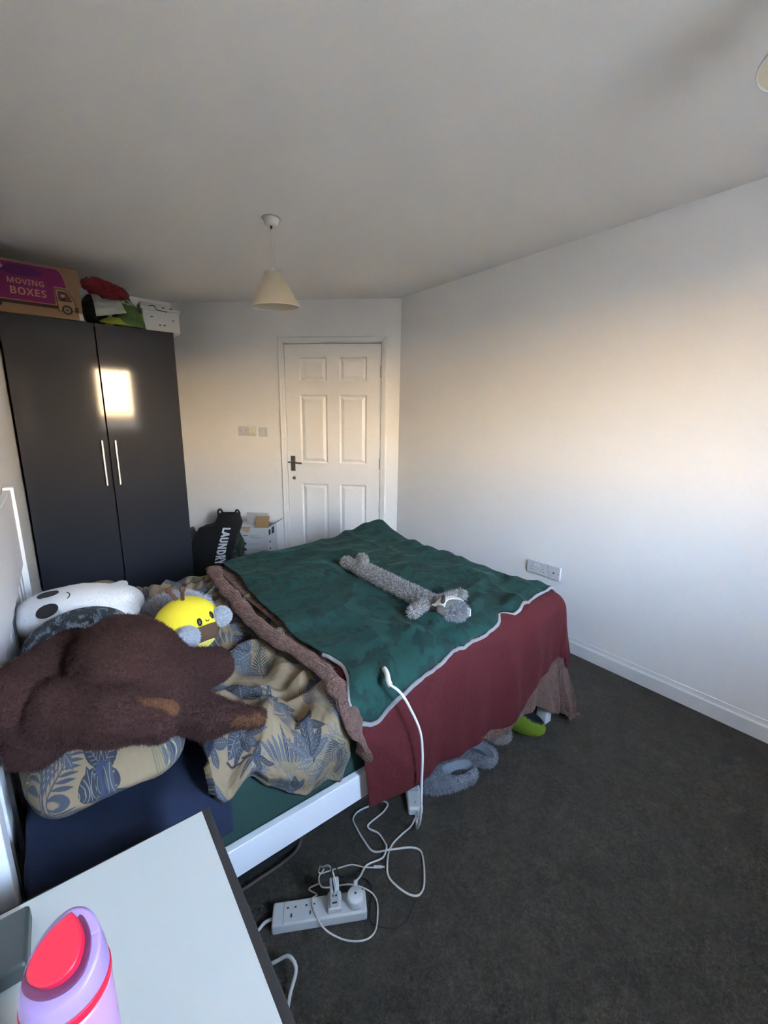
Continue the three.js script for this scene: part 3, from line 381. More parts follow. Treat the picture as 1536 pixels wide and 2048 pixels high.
// ---------- patterned bedding ----------
const leafTex = canvasTex(2048, 2048, (g, W, H) => {
  g.fillStyle = '#84725a'; g.fillRect(0, 0, W, H);
  for (let i = 0; i < 6000; i++) { g.fillStyle = `rgba(${rnd() < 0.5 ? '120,105,70' : '190,175,140'},${rnd() * 0.08})`; const s = 4 + rnd() * 30; g.fillRect(rnd() * W, rnd() * H, s, 2); }
  const ink = ['#363a45', '#3f434d', '#2d3039', '#484c56', '#4e5158'], pale = ['#6e664f', '#625f54', '#6c6960', '#8d8064'];
  const leaf = (L, B, col, vein) => { g.fillStyle = col; g.beginPath(); g.moveTo(0, 0); g.bezierCurveTo(L * 0.25, -B, L * 0.7, -B * 0.9, L, 0); g.bezierCurveTo(L * 0.7, B * 0.9, L * 0.25, B, 0, 0); g.fill(); g.strokeStyle = vein; g.lineWidth = Math.max(1.5, L * 0.012); g.beginPath(); g.moveTo(0, 0); g.lineTo(L * 0.95, 0); for (let k = 1; k < 7; k++) { const x = L * k / 8; g.moveTo(x, 0); g.lineTo(x + L * 0.13, -B * 0.5); g.moveTo(x, 0); g.lineTo(x + L * 0.13, B * 0.5); } g.stroke(); };
  const frond = (L, col) => { g.strokeStyle = col; g.fillStyle = col; g.lineWidth = 5; g.beginPath(); g.moveTo(0, 0); g.quadraticCurveTo(L * 0.5, -L * 0.12, L, 0); g.stroke(); for (let k = 0; k < 15; k++) { const t = 0.1 + k / 15 * 0.9, x = L * t, y = -L * 0.24 * t * (1 - t); for (const s of [-1, 1]) { g.save(); g.translate(x, y); g.rotate(s * (0.95 - 0.45 * t)); const l = L * (0.36 - 0.22 * t); g.beginPath(); g.moveTo(0, 0); g.quadraticCurveTo(l * 0.5, -s * l * 0.14, l, 0); g.quadraticCurveTo(l * 0.5, s * l * 0.06, 0, 0); g.fill(); g.restore(); } } };
  const motif = (x, y, r, fn) => { for (const ox of [-W, 0, W]) for (const oy of [-H, 0, H]) { if (x + ox < -500 || x + ox > W + 500 || y + oy < -500 || y + oy > H + 500) continue; g.save(); g.translate(x + ox, y + oy); g.rotate(r); const keep = seed; fn(); g.restore(); seed = keep; } for (let k = 0; k < 40; k++) rnd(); };
  for (let i = 0; i < 60; i++) { const L = rr(200, 340), c = pale[i % 4]; motif(rnd() * W, rnd() * H, rnd() * 6.28, () => frond(L, c)); }
  for (let i = 0; i < 34; i++) { const c = ['#676350', '#5d5e60'][i % 2]; motif(rnd() * W, rnd() * H, rnd() * 6.28, () => { for (let k = 0; k < 4; k++) { g.save(); g.rotate(k * 0.55 - 0.8); leaf(rr(150, 260), rr(28, 46), c, '#a5977a'); g.restore(); } }); }
  const spots = []; for (let j = 0; j < 7; j++) for (let i = 0; i < 7; i++) spots.push([(i + 0.5 * (j % 2) + rr(-0.18, 0.18)) * W / 7, (j + rr(-0.2, 0.2)) * H / 7]);
  spots.forEach(([x, y], i) => {
    const c = ink[i % 5], r = rnd() * 6.28, kind = i % 4;
    if (kind === 0) motif(x, y, r, () => { for (let k = 0; k < 6; k++) { g.save(); g.rotate((k - 2.5) * 0.5 + rr(-0.1, 0.1)); leaf(rr(190, 290), rr(36, 60), ink[(i + k) % 5], '#75746b'); g.restore(); } });
    else if (kind === 1) motif(x, y, r, () => { frond(rr(330, 420), c); g.rotate(0.7); frond(rr(240, 330), ink[(i + 2) % 5]); });
    else if (kind === 2) motif(x, y, r, () => { for (let k = 0; k < 5; k++) { g.save(); g.rotate(k * 1.2566); leaf(rr(120, 175), rr(34, 48), c, '#7d796c'); g.restore(); } g.fillStyle = '#2f3850'; g.beginPath(); g.arc(0, 0, 26, 0, 7); g.fill(); g.strokeStyle = c; g.lineWidth = 16; g.beginPath(); g.moveTo(0, 0); g.quadraticCurveTo(150, 60, 260, 30); g.stroke(); });
    else motif(x, y, r, () => { for (let k = 0; k < 9; k++) { g.save(); g.translate(k * 30 - 120, 0); g.rotate(-1.57 + (k - 4) * 0.16); leaf(rr(150, 230), rr(16, 26), ink[(i + k) % 5], '#666a74'); g.restore(); } });
  });
  for (let i = 0; i < 9000; i++) { g.fillStyle = `rgba(20,18,14,${rnd() * 0.05})`; g.fillRect(rnd() * W, rnd() * H, 1.5, 9); }
});
leafTex.repeat.set(1 / 0.95, 1 / 0.95);
const leafMat = std(0xffffff, 0.92, { map: leafTex, bumpMap: rep(softTex, 1.6), bumpScale: 0.006 });
const bedTop = (x, z) => 0.612 + 0.028 * sm(0.55, 0.95, x) + 0.065 * Math.exp(-((x - 1.76) ** 2 / 0.05 + (z + 2.34) ** 2 / 0.035)) - 0.02 * sm(-2.1, -2.35, z) * sm(1.5, 1.1, x) + 0.008 * N(x * 3, z * 3);
const duvetTop = (x, z) => {
  const y = bedTop(x, z) - 0.022 - 0.05 * sm(0.6, 0.9, x);
  const near = sm(-1.25, -0.98, z), k = sm(0.8, 0.55, x);
  const f1 = ridge(x, z, 0.25 + 0.5 * near, 5.2, 0.9, 1.7), f2 = ridge(x, z, 1.25, 4.2, 1.1, 5.2), f3 = ridge(x, z, -0.5, 9, 1, 9.4);
  let h = 0.045 * (f1 - 0.5) * lerp(0.55, 1, near) + 0.045 * (f2 - 0.5) * lerp(1, 0.4, near) + 0.020 * (f3 - 0.5) + 0.02 * N(x * 7, z * 7, 4) + 0.014 * (ridge(x, z, 0.8, 14, 1, 2.2) - 0.5);
  h += 0.045 * Math.exp(-((x - 0.33) ** 2 / 0.02 + (z + 1.0) ** 2 / 0.008)) - 0.05 * Math.exp(-((x - 0.47) ** 2 / 0.0012 + (z + 1.06) ** 2 / 0.02));
  return y + h * k;
};
{
  // the head end of the duvet lies under the pillows; its near side hangs over the rail
  const left = pz => lerp(-0.14, 0.2, sm(-1.35, -1.15, pz)), hangEnd = px => -0.93 + lerp(0.1, 0.27, sm(0.15, 0.6, px));
  const g = sheet(150, 210, (u, v) => {
    const pz0 = lerp(-2.42, -0.93, Math.min(1, v / 0.85)), x0 = left(pz0), px = lerp(x0, 0.76, u);
    const pz = v < 0.85 ? pz0 : lerp(-0.93, hangEnd(px), (v - 0.85) / 0.15);
    const p = drape(px, pz, duvetTop, 0, { R: 0.075, z1: lerp(-0.882, -0.955, sm(0.55, 0.66, px)), wave: 0.03, wf: 9, flare: -0.02, z0: -2.37 });
    const lip = sm(0.93, 1, v); p[1] += 0.015 * lip; p[2] -= 0.03 * lip; return p;
  }, 0.022, (u, v) => { const pz = lerp(-2.42, -0.65, v); return [lerp(-0.14, 0.76, u), pz]; });
  tag(obj('duvet', flip(g), leafMat), 'rumpled beige duvet printed with blue leaves across the bed', 'duvet');
}
function pillow(name, label, cx, cy, cz, hx, hy, hz, turn, mat, tiltx = 0, group) {
  const g = sheet(70, 50, (u, v) => { const a = u * Math.PI * 2, b = (v - 0.5) * Math.PI, c = Math.cos(a), s = Math.sin(a), e = 0.45, cb = Math.pow(Math.max(0, Math.cos(b)), 0.55), ax = Math.sign(c) * Math.pow(Math.abs(c), e), az = Math.sign(s) * Math.pow(Math.abs(s), e); const x = hx * ax * cb, z = hz * az * cb; const w = 1 + 0.10 * fbm(x * 9 + cx * 7, z * 9, 2) ; const y = hy * Math.sin(b) * w * (1 - 0.35 * Math.pow(Math.max(Math.abs(x / hx), Math.abs(z / hz)), 4)); return [x * (1 + 0.03 * N(z * 14, 7)), y + 0.012 * N(x * 12, z * 12, 6), z * (1 + 0.03 * N(x * 14, 3))]; }, 0.003, (u, v) => { const a = u * Math.PI * 2; return [hx * Math.cos(a) * Math.cos((v - 0.5) * Math.PI) + 0.35 + cx * 1.7, hz * Math.sin(a) * Math.cos((v - 0.5) * Math.PI) + hy * v + 0.2]; });
  { const p = g.attributes.position, t = g.attributes.uv; for (let i = 0; i < p.count; i++) t.setXY(i, p.getX(i) * 1.15 + 0.3 + cx * 3, p.getZ(i) + p.getY(i) * 0.9 + cz); }
  const m = obj(name, g, mat); m.position.set(cx, cy, cz); m.rotation.set(tiltx, turn, 0); return tag(m, label, 'pillow', group);
}
pillow('bed_pillow', 'plump pillow in leaf-printed case under the brown plush', 0.005, 0.645, -1.26, 0.165, 0.085, 0.33, 0.06, leafMat);
pillow('bed_pillow', 'leaf-printed pillow lying under the white ghost plush', 0.0, 0.625, -2.0, 0.165, 0.07, 0.32, 0, leafMat);
{ // navy sheet bunched on the mattress
  const g = sheet(50, 50, (u, v) => { const px = lerp(-0.15, 0.24, u), pz = lerp(-1.2, -0.80, v); const p = drape(px, pz, (x, z) => 0.545 + 0.012 * N(x * 12, z * 12) - 0.02 * sm(0.1, 0.24, x), 0, { R: 0.05, z1: -0.912, wave: 0.015, wf: 11, flare: 0.05 }); return p; }, 0.012);
  tag(obj('navy_sheet', flip(g), std(new THREE.Color().setRGB(0.009, 0.017, 0.048), 0.9, { bumpMap: clothBump, bumpScale: 0.001 })), 'navy blue sheet on the mattress edge below the pillow', 'bedsheet');
}
// ---------- blankets ----------
const napTex = noiseTex(512, (i, j) => { const a = n7(i, j), b = n6(i, j); return 0.5 + 0.5 * Math.sin((a * 2.2 + b * 1.1) * 6); });
const velvet = (r, g, b, bump = 0.004, rp = 1.4, sheen = 1, more = {}) => phys(new THREE.Color().setRGB(r, g, b), 0.9, { sheen, sheenRoughness: 0.4, sheenColor: new THREE.Color().setRGB(Math.min(1, r * 4 + 0.01), Math.min(1, g * 4 + 0.01), Math.min(1, b * 4 + 0.01)), bumpMap: rep(napTex, rp), bumpScale: bump, ...more });
// crushed pile: sheen of brushed patches painted as light and dark colour, ragged outlines
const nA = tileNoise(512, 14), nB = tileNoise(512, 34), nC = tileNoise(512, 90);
const paintedSheen = (lo, hi) => noiseTex(512, (i, j) => { const w = 40 * (nB(i, j) - 0.5), a = nA(i + w, (j * 2 + w) % 512), b = nB((i * 2) % 512, j), v = 0.55 * a + 0.30 * b + 0.15 * nC(i, j), k = lo + (hi - lo) * sm(0.38, 0.60, v) + 0.06 * rnd(); return [k, k, k]; });
const paintedSheenTex = paintedSheen(0.5, 0.94), faintSheenTex = paintedSheen(0.72, 0.94);
const brownMat = velvet(0.15, 0.085, 0.068, 0.003, 3, 0.8, { map: rep(faintSheenTex, 2.2) }), redMat = velvet(0.076, 0.0028, 0.0058, 0.0008, 1.3, 0.22), greenMat = velvet(0.0032, 0.046, 0.037, 0.004, 1, 0.8, { map: rep(paintedSheenTex, 1.1), bumpMap: rep(paintedSheenTex, 1.1) });
{
  const near = px => lerp(0.16, 0.475, sm(0.85, 1.25, px)) + 0.11 * sm(1.5, 1.75, px);
  const g = sheet(150, 160, (u, v) => {
    const foot = 0.55; const pz = lerp(-2.33, -0.93 + 1, v), px0 = 0.60 + 0.02 * N(v * 9, 3), px = lerp(px0, 1.76 + foot, u);
    const pzz = v < 0.7 ? lerp(-2.36, -0.95, v / 0.7) : lerp(-0.95, -0.95 + near(px), (v - 0.7) / 0.3);
    const p = drape(px, pzz, bedTop, 0.004, { R: 0.06, wave: 0.026, wf: 5, flare: 0.07, late: 0.045 }); p[1] = Math.max(p[1], 0.03); return p;
  }, 0.006, (u, v) => [u * 1.6, v * 1.8]);
  const b = thing('brown_blanket', 'taupe brown fleece blanket folded under the red and green blankets', 'blanket'); obj('blanket_sheet', flip(g), brownMat, b);
  // thick rolled hem along the pillow side
  const path = [[0.60, 0.615, -2.27], [0.578, 0.63, -2.18], [0.555, 0.63, -2.0], [0.545, 0.64, -1.78], [0.535, 0.635, -1.55], [0.545, 0.64, -1.34], [0.575, 0.64, -1.18], [0.585, 0.64, -1.05], [0.585, 0.62, -0.94], [0.585, 0.56, -0.875], [0.60, 0.50, -0.86], [0.61, 0.45, -0.862]];
  const cv = new THREE.CatmullRomCurve3(path.map(p => V3(...p)));
  const roll = sheet(24, 200, (u, v) => { const p = cv.getPoint(v), t = cv.getTangent(v), side = V3(-t.z, 0, t.x).normalize(), up = t.clone().cross(side).multiplyScalar(-1); if (up.y < 0 && v < 0.7) up.multiplyScalar(-1); const a = u * Math.PI * 2, r = (0.024 - 0.006 * v) * (1 + 0.35 * N(v * 22, 4) + 0.25 * N(u * 3, v * 20, 2)); p.addScaledVector(side, Math.cos(a) * r * 1.5).addScaledVector(up, Math.sin(a) * r * 0.6); return [p.x, p.y, p.z]; }, 0.002, (u, v) => [u * 0.25, v * 1.8]);
  obj('rolled_hem', roll, brownMat, b);
}
{
  const near = px => lerp(lerp(0.40, 0.465, sm(0.6, 1.2, px)), 0.32, sm(1.3, 1.72, px));
  const g = sheet(140, 150, (u, v) => {
    const px = lerp(lerp(0.74, 0.60, sm(0.45, 0.6, v)) + 0.03 * sm(0.6, 1, v), 1.79 + 0.17, u), pz = v < 0.6 ? lerp(-2.2, -0.95, v / 0.6) : lerp(-0.95, -0.95 + near(px), (v - 0.6) / 0.4);
    const p = drape(px, pz, bedTop, 0.016, { R: 0.06, wave: 0.026, wf: 5, flare: 0.07 }); const hf = sm(0.62, 0.8, v); p[2] += hf * (0.012 * ridge(px, v * 0.7, 0.35, 2.6, 1.6, 4) + 0.008 * ridge(px, v * 0.6, -0.6, 3.4, 1.6, 7)); return p;
  }, 0.005, (u, v) => [u * 1.3, v * 1.6]);
  tag(obj('red_blanket', flip(g), redMat), 'dark red velvety blanket hanging over the side of the bed', 'blanket');
}
const hemZ = px => -0.955 + 0.10 - 0.045 * sm(0.75, 1.0, px) - 0.075 * sm(1.1, 1.75, px) + 0.02 * N(px * 7, 2) + 0.05 * Math.exp(-((px - 0.66) ** 2) / 0.004) - 0.045 * Math.exp(-((px - 1.36) ** 2) / 0.002);
const greenTop = (x, z) => bedTop(x, z) + Math.max(-0.008, 0.016 * (ridge(x, z, 0.9, 2.4, 1.6, 3) - 0.35) + 0.014 * (ridge(x, z, -0.35, 3.1, 1.8, 8) - 0.35) + 0.012 * N(x * 5, z * 5, 7) + 0.005 * N(x * 13, z * 13, 2) + 0.012 * sm(-1.5, -1.0, z) * (ridge(x, z, 0.55, 6.5, 1.4, 2) - 0.4) + 0.010 * sm(1.1, 1.5, x) * (ridge(x, z, 1.35, 7, 1.4, 6) - 0.4));
const greenAt = (px, pz) => drape(px, pz, greenTop, 0.03, { R: 0.06, wave: 0.026, wf: 5, flare: 0.07 });
const leftX = v => 0.645 - 0.03 * sm(0.2, 0.6, v) + 0.015 * N(v * 8, 1) + 0.03 * Math.exp(-((v - 0.85) ** 2) / 0.004) - 0.03 * sm(0.9, 1, v);
{
  const t = thing('green_blanket', 'dark green velvet blanket with white fleece edge on top of the bed', 'blanket');
  const fn = (u, v) => { const px = lerp(leftX(v), 1.83, u); return greenAt(px, lerp(-2.42, hemZ(px), v)); };
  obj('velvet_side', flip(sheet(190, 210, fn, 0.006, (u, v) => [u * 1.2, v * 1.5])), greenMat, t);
  const fleece = std(new THREE.Color().setRGB(0.74, 0.75, 0.76), 0.95, { bumpMap: rep(fuzzTex, 6), bumpScale: 0.004 });
  const edge = [], push = (u, v) => { const p = fn(u, v); edge.push([p[0], p[1] - 0.008, p[2] + 0.004]); };
  for (let k = 0; k <= 130; k++) push(k / 130, 1);
  const strip = new THREE.TubeGeometry(new THREE.CatmullRomCurve3(edge.map(p => V3(...p))), 400, 0.0065, 10); { const p = strip.attributes.position; for (let i = 0; i < p.count; i++) { const x = p.getX(i), k = 0.35 * N(x * 9, 4) + 0.9 * Math.exp(-((x - 1.36) ** 2) / 0.004); p.setY(i, p.getY(i) + 0.004 * N(x * 40, p.getZ(i) * 40) - 0.006 * k); p.setZ(i, p.getZ(i) + 0.006 * k); } strip.computeVertexNormals(); }
  obj('fleece_edge', strip, fleece, t);
  const e2 = []; for (let k = 0; k <= 40; k++) { const v = lerp(0.80, 1, k / 40), p = fn(0, v); e2.push(V3(p[0] - 0.002, p[1] - 0.010, p[2])); }
  obj('fleece_edge', new THREE.TubeGeometry(new THREE.CatmullRomCurve3(e2), 90, 0.0065, 8), fleece, t);
}

// ---------- soft toys ----------
// pile: many short tapered tufts on a surface, one uncountable part
const tuftGeo = (() => { const g = new THREE.ConeGeometry(0.5, 1, 4, 2, true); g.translate(0, 0.5, 0); const p = g.attributes.position; for (let i = 0; i < p.count; i++) { const y = p.getY(i); p.setX(i, p.getX(i) + 0.22 * y * y); } g.computeVertexNormals(); return g; })();
function pile(parent, geo, n, len, wid, mat, tint = 0.2, lean = 0.5, keep = null, name = 'fur') {
  const q = geo.index ? geo.toNonIndexed() : geo, P = q.attributes.position, Nn = q.attributes.normal, cum = []; let tot = 0; const A = V3(), B = V3(), C = V3();
  for (let i = 0; i < P.count; i += 3) { A.fromBufferAttribute(P, i); B.fromBufferAttribute(P, i + 1).sub(A); C.fromBufferAttribute(P, i + 2).sub(A); tot += B.cross(C).length(); cum.push(tot); }
  const im = new THREE.InstancedMesh(tuftGeo, mat, n), M = new THREE.Matrix4(), Q = new THREE.Quaternion(), up = V3(0, 1, 0), col = new THREE.Color(); let made = 0;
  for (let k = 0; k < n; k++) {
    const r = rnd() * tot; let a = 0, b = cum.length - 1; while (a < b) { const m = (a + b) >> 1; if (cum[m] < r) a = m + 1; else b = m; }
    let u = rnd(), v = rnd(); if (u + v > 1) { u = 1 - u; v = 1 - v; } const i = a * 3, w = 1 - u - v, p = V3(0, 0, 0), nn = V3(0, 0, 0);
    for (const [j, t] of [[0, w], [1, u], [2, v]]) { p.addScaledVector(A.fromBufferAttribute(P, i + j), t); nn.addScaledVector(A.fromBufferAttribute(Nn, i + j), t); }
    const L = len * rr(0.6, 1.2), W = wid * rr(0.7, 1.2), s = rr(1 - tint, 1 + tint); if (keep && !keep(p)) continue;
    nn.normalize().add(V3(rr(-lean, lean), rr(-lean, lean) - lean * 0.25, rr(-lean, lean))).normalize(); Q.setFromUnitVectors(up, nn); Q.multiply(new THREE.Quaternion().setFromAxisAngle(up, rnd() * 6.28));
    M.compose(p.addScaledVector(nn, -len * 0.12), Q, V3(W, L, W)); im.setMatrixAt(made, M); im.setColorAt(made++, col.setRGB(s, s, s));
  }
  im.count = made; im.name = name; im.userData.kind = 'stuff'; parent.add(im); return im;
}
{ // large brown plush lying on its front
  const t = thing('brown_plush', 'large dark brown plush animal sprawled face down on the pillow', 'soft toy');
  const torso = [[[0.07, 0.80, -1.17], [0.075, 0.795, -1.12], 0.118, 0.122], [[0.09, 0.785, -1.1], [0.115, 0.765, -1.055], 0.115, 0.09], [[0.14, 0.735, -1.03], [0.215, 0.70, -0.975], 0.068, 0.042], [[0.215, 0.70, -0.975], [0.318, 0.69, -0.91], 0.042, 0.02], [[0.16, 0.755, -1.12], [0.285, 0.718, -1.155], 0.072, 0.05]];
  const arm = [[[-0.145, 0.79, -1.13], [-0.03, 0.81, -1.315], 0.085, 0.048]];
  const thigh = [[[-0.055, 0.785, -1.055], [0.035, 0.785, -0.985], 0.07, 0.058], [[0.035, 0.785, -0.985], [0.105, 0.768, -0.928], 0.058, 0.04]];
  const rump = [[[-0.17, 0.75, -1.11], [-0.1, 0.74, -1.06], 0.065, 0.055]];
  const grp = (L, x, y, z, k) => { let d = 9; for (const [a, b, r, s] of L) d = smin(d, cap(x, y, z, a, b, r, s), k); return d; };
  const f = (x, y, z) => { let d = grp(torso, x, y, z, 0.035); d = smin(d, grp(arm, x, y, z, 0.02), 0.008); d = smin(d, grp(thigh, x, y, z, 0.03), 0.008); d = smin(d, grp(rump, x, y, z, 0.02), 0.012); return d + 0.006 * N(x * 16, y * 16, z * 16) + 0.0022 * N(x * 45, y * 45, z * 45); };
  const g = field(f, [-0.25, 0.62, -1.38], [0.37, 0.98, -0.84], 0.006);
  // keep it clear of the wall
  { const p = g.attributes.position; for (let i = 0; i < p.count; i++) if (p.getX(i) < -0.155) p.setX(i, -0.155 - (Math.atan(-0.155 - p.getX(i)) * 0.08)); g.computeVertexNormals(); }
  const fur = std(new THREE.Color().setRGB(0.040, 0.0122, 0.0098), 0.95), tan = std(new THREE.Color().setRGB(0.16, 0.07, 0.03), 0.95);
  obj('body', g, fur, t); pile(t, g, 90000, 0.011, 0.0015, fur, 0.55, 1.5);
  for (const [a, b, r, s, dx, dz] of [[[0.068, 0.82, -0.952], [0.13, 0.792, -0.918], 0.009, 0.014, 0, 0], [[0.255, 0.70, -0.935], [0.315, 0.692, -0.902], 0.016, 0.014, 0, 0]]) { const pg = field((x, y, z) => cap(x, y, z, a, b, r, s) + 0.003 * N(x * 50, y * 50, z * 50), [Math.min(a[0], b[0]) - 0.04, Math.min(a[1], b[1]) - 0.04, Math.min(a[2], b[2]) - 0.04], [Math.max(a[0], b[0]) + 0.04, Math.max(a[1], b[1]) + 0.04, Math.max(a[2], b[2]) + 0.04], 0.004); const o = obj('paw_pad', pg, tan, t); o.userData.label = 'tan furry paw pad'; pile(o, pg, 3000, 0.008, 0.0018, tan, 0.3, 0.9); }
}
{ // white ghost cushion toy
  const t = thing('ghost_plush', 'white ghost-shaped plush pillow with two black oval eyes', 'soft toy');
  const H = [[[-0.06, 0.735, -1.79], [0.0, 0.735, -1.79], 0.135, 0.128], [[0.0, 0.735, -1.79], [0.085, 0.728, -1.78], 0.128, 0.115], [[0.08, 0.735, -1.87], [0.145, 0.74, -1.95], 0.06, 0.026], [[0.085, 0.73, -1.71], [0.135, 0.725, -1.665], 0.06, 0.035], [[-0.03, 0.735, -1.89], [-0.07, 0.74, -1.985], 0.055, 0.026]];
  const gf = (x, y, z) => { let d = 9; const yy = 0.732 + (y - 0.732) * 1.75; for (const [a, b, r, s] of H) d = smin(d, cap(x, yy, z, a, b, r, s), 0.04); return d * 0.7 + 0.003 * N(x * 20, y * 20, z * 20); };
  const g = field(gf, [-0.23, 0.62, -2.06], [0.25, 0.88, -1.6], 0.006), white = std(new THREE.Color().setRGB(0.78, 0.79, 0.80), 0.95, { bumpMap: rep(fuzzTex, 6), bumpScale: 0.002 });
  { const p = g.attributes.position; for (let i = 0; i < p.count; i++) if (p.getX(i) < -0.172) p.setX(i, -0.172); g.computeVertexNormals(); }
  obj('body', g, white, t); pile(t, g, 9000, 0.0035, 0.0022, white, 0.08, 0.9);
  // eyes and mouth follow the surface
  const onTop = (x, z) => { for (let y = 0.88; y > 0.62; y -= 0.001) if (gf(x, y, z) < 0) return y; return 0.7; };
  const patch = (cx, cz, rx, rz, rot) => sheet(24, 10, (u, v) => { const a = u * Math.PI * 2, px = rx * v * Math.cos(a), pz = rz * v * Math.sin(a), x = cx + px * Math.cos(rot) - pz * Math.sin(rot), z = cz + px * Math.sin(rot) + pz * Math.cos(rot); return [x, onTop(x, z) + 0.0055, z]; }, 0.002);
  const dark = std(new THREE.Color().setRGB(0.012, 0.01, 0.012), 0.8, { side: THREE.DoubleSide });
  obj('eye', patch(-0.083, -1.772, 0.031, 0.022, 0.25), dark, t); obj('eye', patch(-0.088, -1.69, 0.030, 0.021, 0.1), dark, t);
  const mp = []; for (let k = 0; k <= 10; k++) { const a = lerp(-1.2, 1.2, k / 10), x = -0.036 + 0.012 * Math.cos(a), z = -1.735 + 0.018 * Math.sin(a); mp.push([x, onTop(x, z) + 0.006, z]); } obj('mouth', tube(mp, 0.0016, 24, 6), dark, t);
}
{ // marled round cushion
  const mar = noiseTex(512, (i, j) => { const a = n6(i, j), b = n5((i * 3) % 512, j), c = n7(i, j); const v = a * 0.6 + b * 0.4; const k = v > 0.56 ? 0.42 + 0.5 * (v - 0.56) : 0.11 + 0.15 * c; return [k * 0.86, k * 0.98, k * 1.1]; }, true);
  const g = sheet(60, 40, (u, v) => { const a = u * Math.PI * 2, b = (v - 0.5) * Math.PI, c = Math.pow(Math.cos(b), 0.8); return [0.145 * Math.cos(a) * c, 0.085 * Math.sin(b), 0.14 * Math.sin(a) * c]; }, 0.003, (u, v) => { const a = u * Math.PI * 2, c = Math.cos((v - 0.5) * Math.PI); return [c * Math.cos(a) * 0.35 + 0.5, c * Math.sin(a) * 0.22 + 0.5]; });
  const m = obj('marled_cushion', g, std(0xffffff, 0.9, { map: mar, bumpMap: rep(softTex, 4), bumpScale: 0.003 })); m.position.set(-0.012, 0.735, -1.50); m.rotation.set(0.1, 0, 0.08); tag(m, 'rounded grey-blue marled cushion between ghost plush and brown plush', 'cushion');
}
{ // bee
  const c = [0.278, 0.735, -1.425], t = thing('bee_plush', 'round yellow bee plush with brown stripe and grey pompom wings', 'soft toy', c);
  const toCam = V3(-c[0], 1.42 - c[1], -c[2]).normalize(), side = V3(0.79, 0, 0.61).normalize(); side.addScaledVector(toCam, -side.dot(toCam)).normalize(); const upv = toCam.clone().cross(side).normalize();
  const ax = side.clone().multiplyScalar(0.42).addScaledVector(upv, -0.9).addScaledVector(toCam, 0.12).normalize();          // from crown to tail end of the stripes
  const yellow = new THREE.Color().setRGB(0.80, 0.66, 0.03), brown = new THREE.Color().setRGB(0.10, 0.055, 0.03), paleY = new THREE.Color().setRGB(0.78, 0.70, 0.16);
  const R = 0.1, r0 = (x, y, z) => ell(x, y, z, [0, 0, 0], [R * 1.04, R * 0.95, R]) + 0.0015 * N(x * 30, y * 30, z * 30);
  const seg = (lo, hi, k) => field((x, y, z) => { const s = x * ax.x + y * ax.y + z * ax.z; return Math.max(r0(x, y, z) - k, lo - s, s - hi); }, [-0.12, -0.12, -0.12], [0.12, 0.12, 0.12], 0.0045);
  const mk = col => std(col, 0.9, { bumpMap: rep(fuzzTex, 8), bumpScale: 0.0015 });
  obj('yellow_crown', seg(-0.2, 0.031, 0), mk(yellow), t); obj('brown_stripe', seg(0.030, 0.076, 0.001), mk(brown), t); obj('yellow_tail_band', seg(0.075, 0.2, 0), mk(paleY), t);
  const face = (a, b) => side.clone().multiplyScalar(a).addScaledVector(upv, b).addScaledVector(toCam, Math.sqrt(Math.max(0.05, 1 - a * a - b * b))).normalize();
  const dark = std(0x16100c, 0.5);
  for (const [a, b] of [[0.34, 0.10], [0.68, 0.34]]) { const e = new THREE.SphereGeometry(0.0105, 16, 12); e.scale(0.8, 1.25, 0.6); const m = obj('eye', e, dark, t), n = face(a, b); m.position.copy(n).multiplyScalar(0.0985); m.quaternion.setFromUnitVectors(V3(0, 0, 1), n); }
  const mo = []; for (let k = 0; k <= 8; k++) { const s = k / 8 * 2 - 1, n = face(0.56 + s * 0.05, 0.16 + Math.abs(s) * 0.03 - 0.04 * (1 - Math.abs(Math.abs(s) - 0.5) * 2)); mo.push(n.multiplyScalar(0.1005).toArray()); } obj('mouth', tube(mo, 0.0015, 24, 6), dark, t);
  const pom = std(new THREE.Color().setRGB(0.40, 0.43, 0.47), 0.95);
  for (const [a, b, r, k] of [[0.04, -0.36, 0.034, 0.108], [0.90, 0.28, 0.030, 0.112]]) { const pg = new THREE.SphereGeometry(r, 20, 16), n = face(a, b).multiplyScalar(k); pg.translate(n.x, n.y, n.z); const o = obj('pompom_wing', pg, pom, t); pile(o, pg, 2600, 0.009, 0.003, pom, 0.2, 0.7); }
  const ant = std(new THREE.Color().setRGB(0.08, 0.035, 0.02), 0.9);
  for (const a of [-0.46, -0.26]) { const n = face(a, 0.84), p = n.clone().multiplyScalar(0.095), q = n.clone().multiplyScalar(0.128).add(V3(a < -0.3 ? -0.012 : 0.004, 0.004, 0)); obj('antenna', [tube([p.toArray(), q.toArray()], 0.006, 6, 10), new THREE.SphereGeometry(0.0105, 14, 10).translate(q.x, q.y, q.z)], ant, t); }
  const st = new THREE.SphereGeometry(0.02, 14, 10); const sp = face(-0.93, -0.25).multiplyScalar(0.1); st.translate(sp.x, sp.y, sp.z); obj('stub_foot', st, mk(new THREE.Color().setRGB(0.5, 0.48, 0.4)), t);
}
{ // grey long-haired cushion behind the bee
  const t = thing('fluffy_cushion', 'grey long-haired fluffy cushion lying behind the bee plush', 'cushion', [0.295, 0.672, -1.70]);
  const g = field((x, y, z) => ell(x, y, z, [0, 0, 0], [0.115, 0.05, 0.09]) + 0.005 * N(x * 20, y * 20, z * 20), [-0.15, -0.08, -0.14], [0.15, 0.08, 0.14], 0.008), m = std(new THREE.Color().setRGB(0.36, 0.36, 0.40), 0.95);
  obj('cushion_body', g, m, t); pile(t, g, 6000, 0.034, 0.006, m, 0.35, 0.45);
}
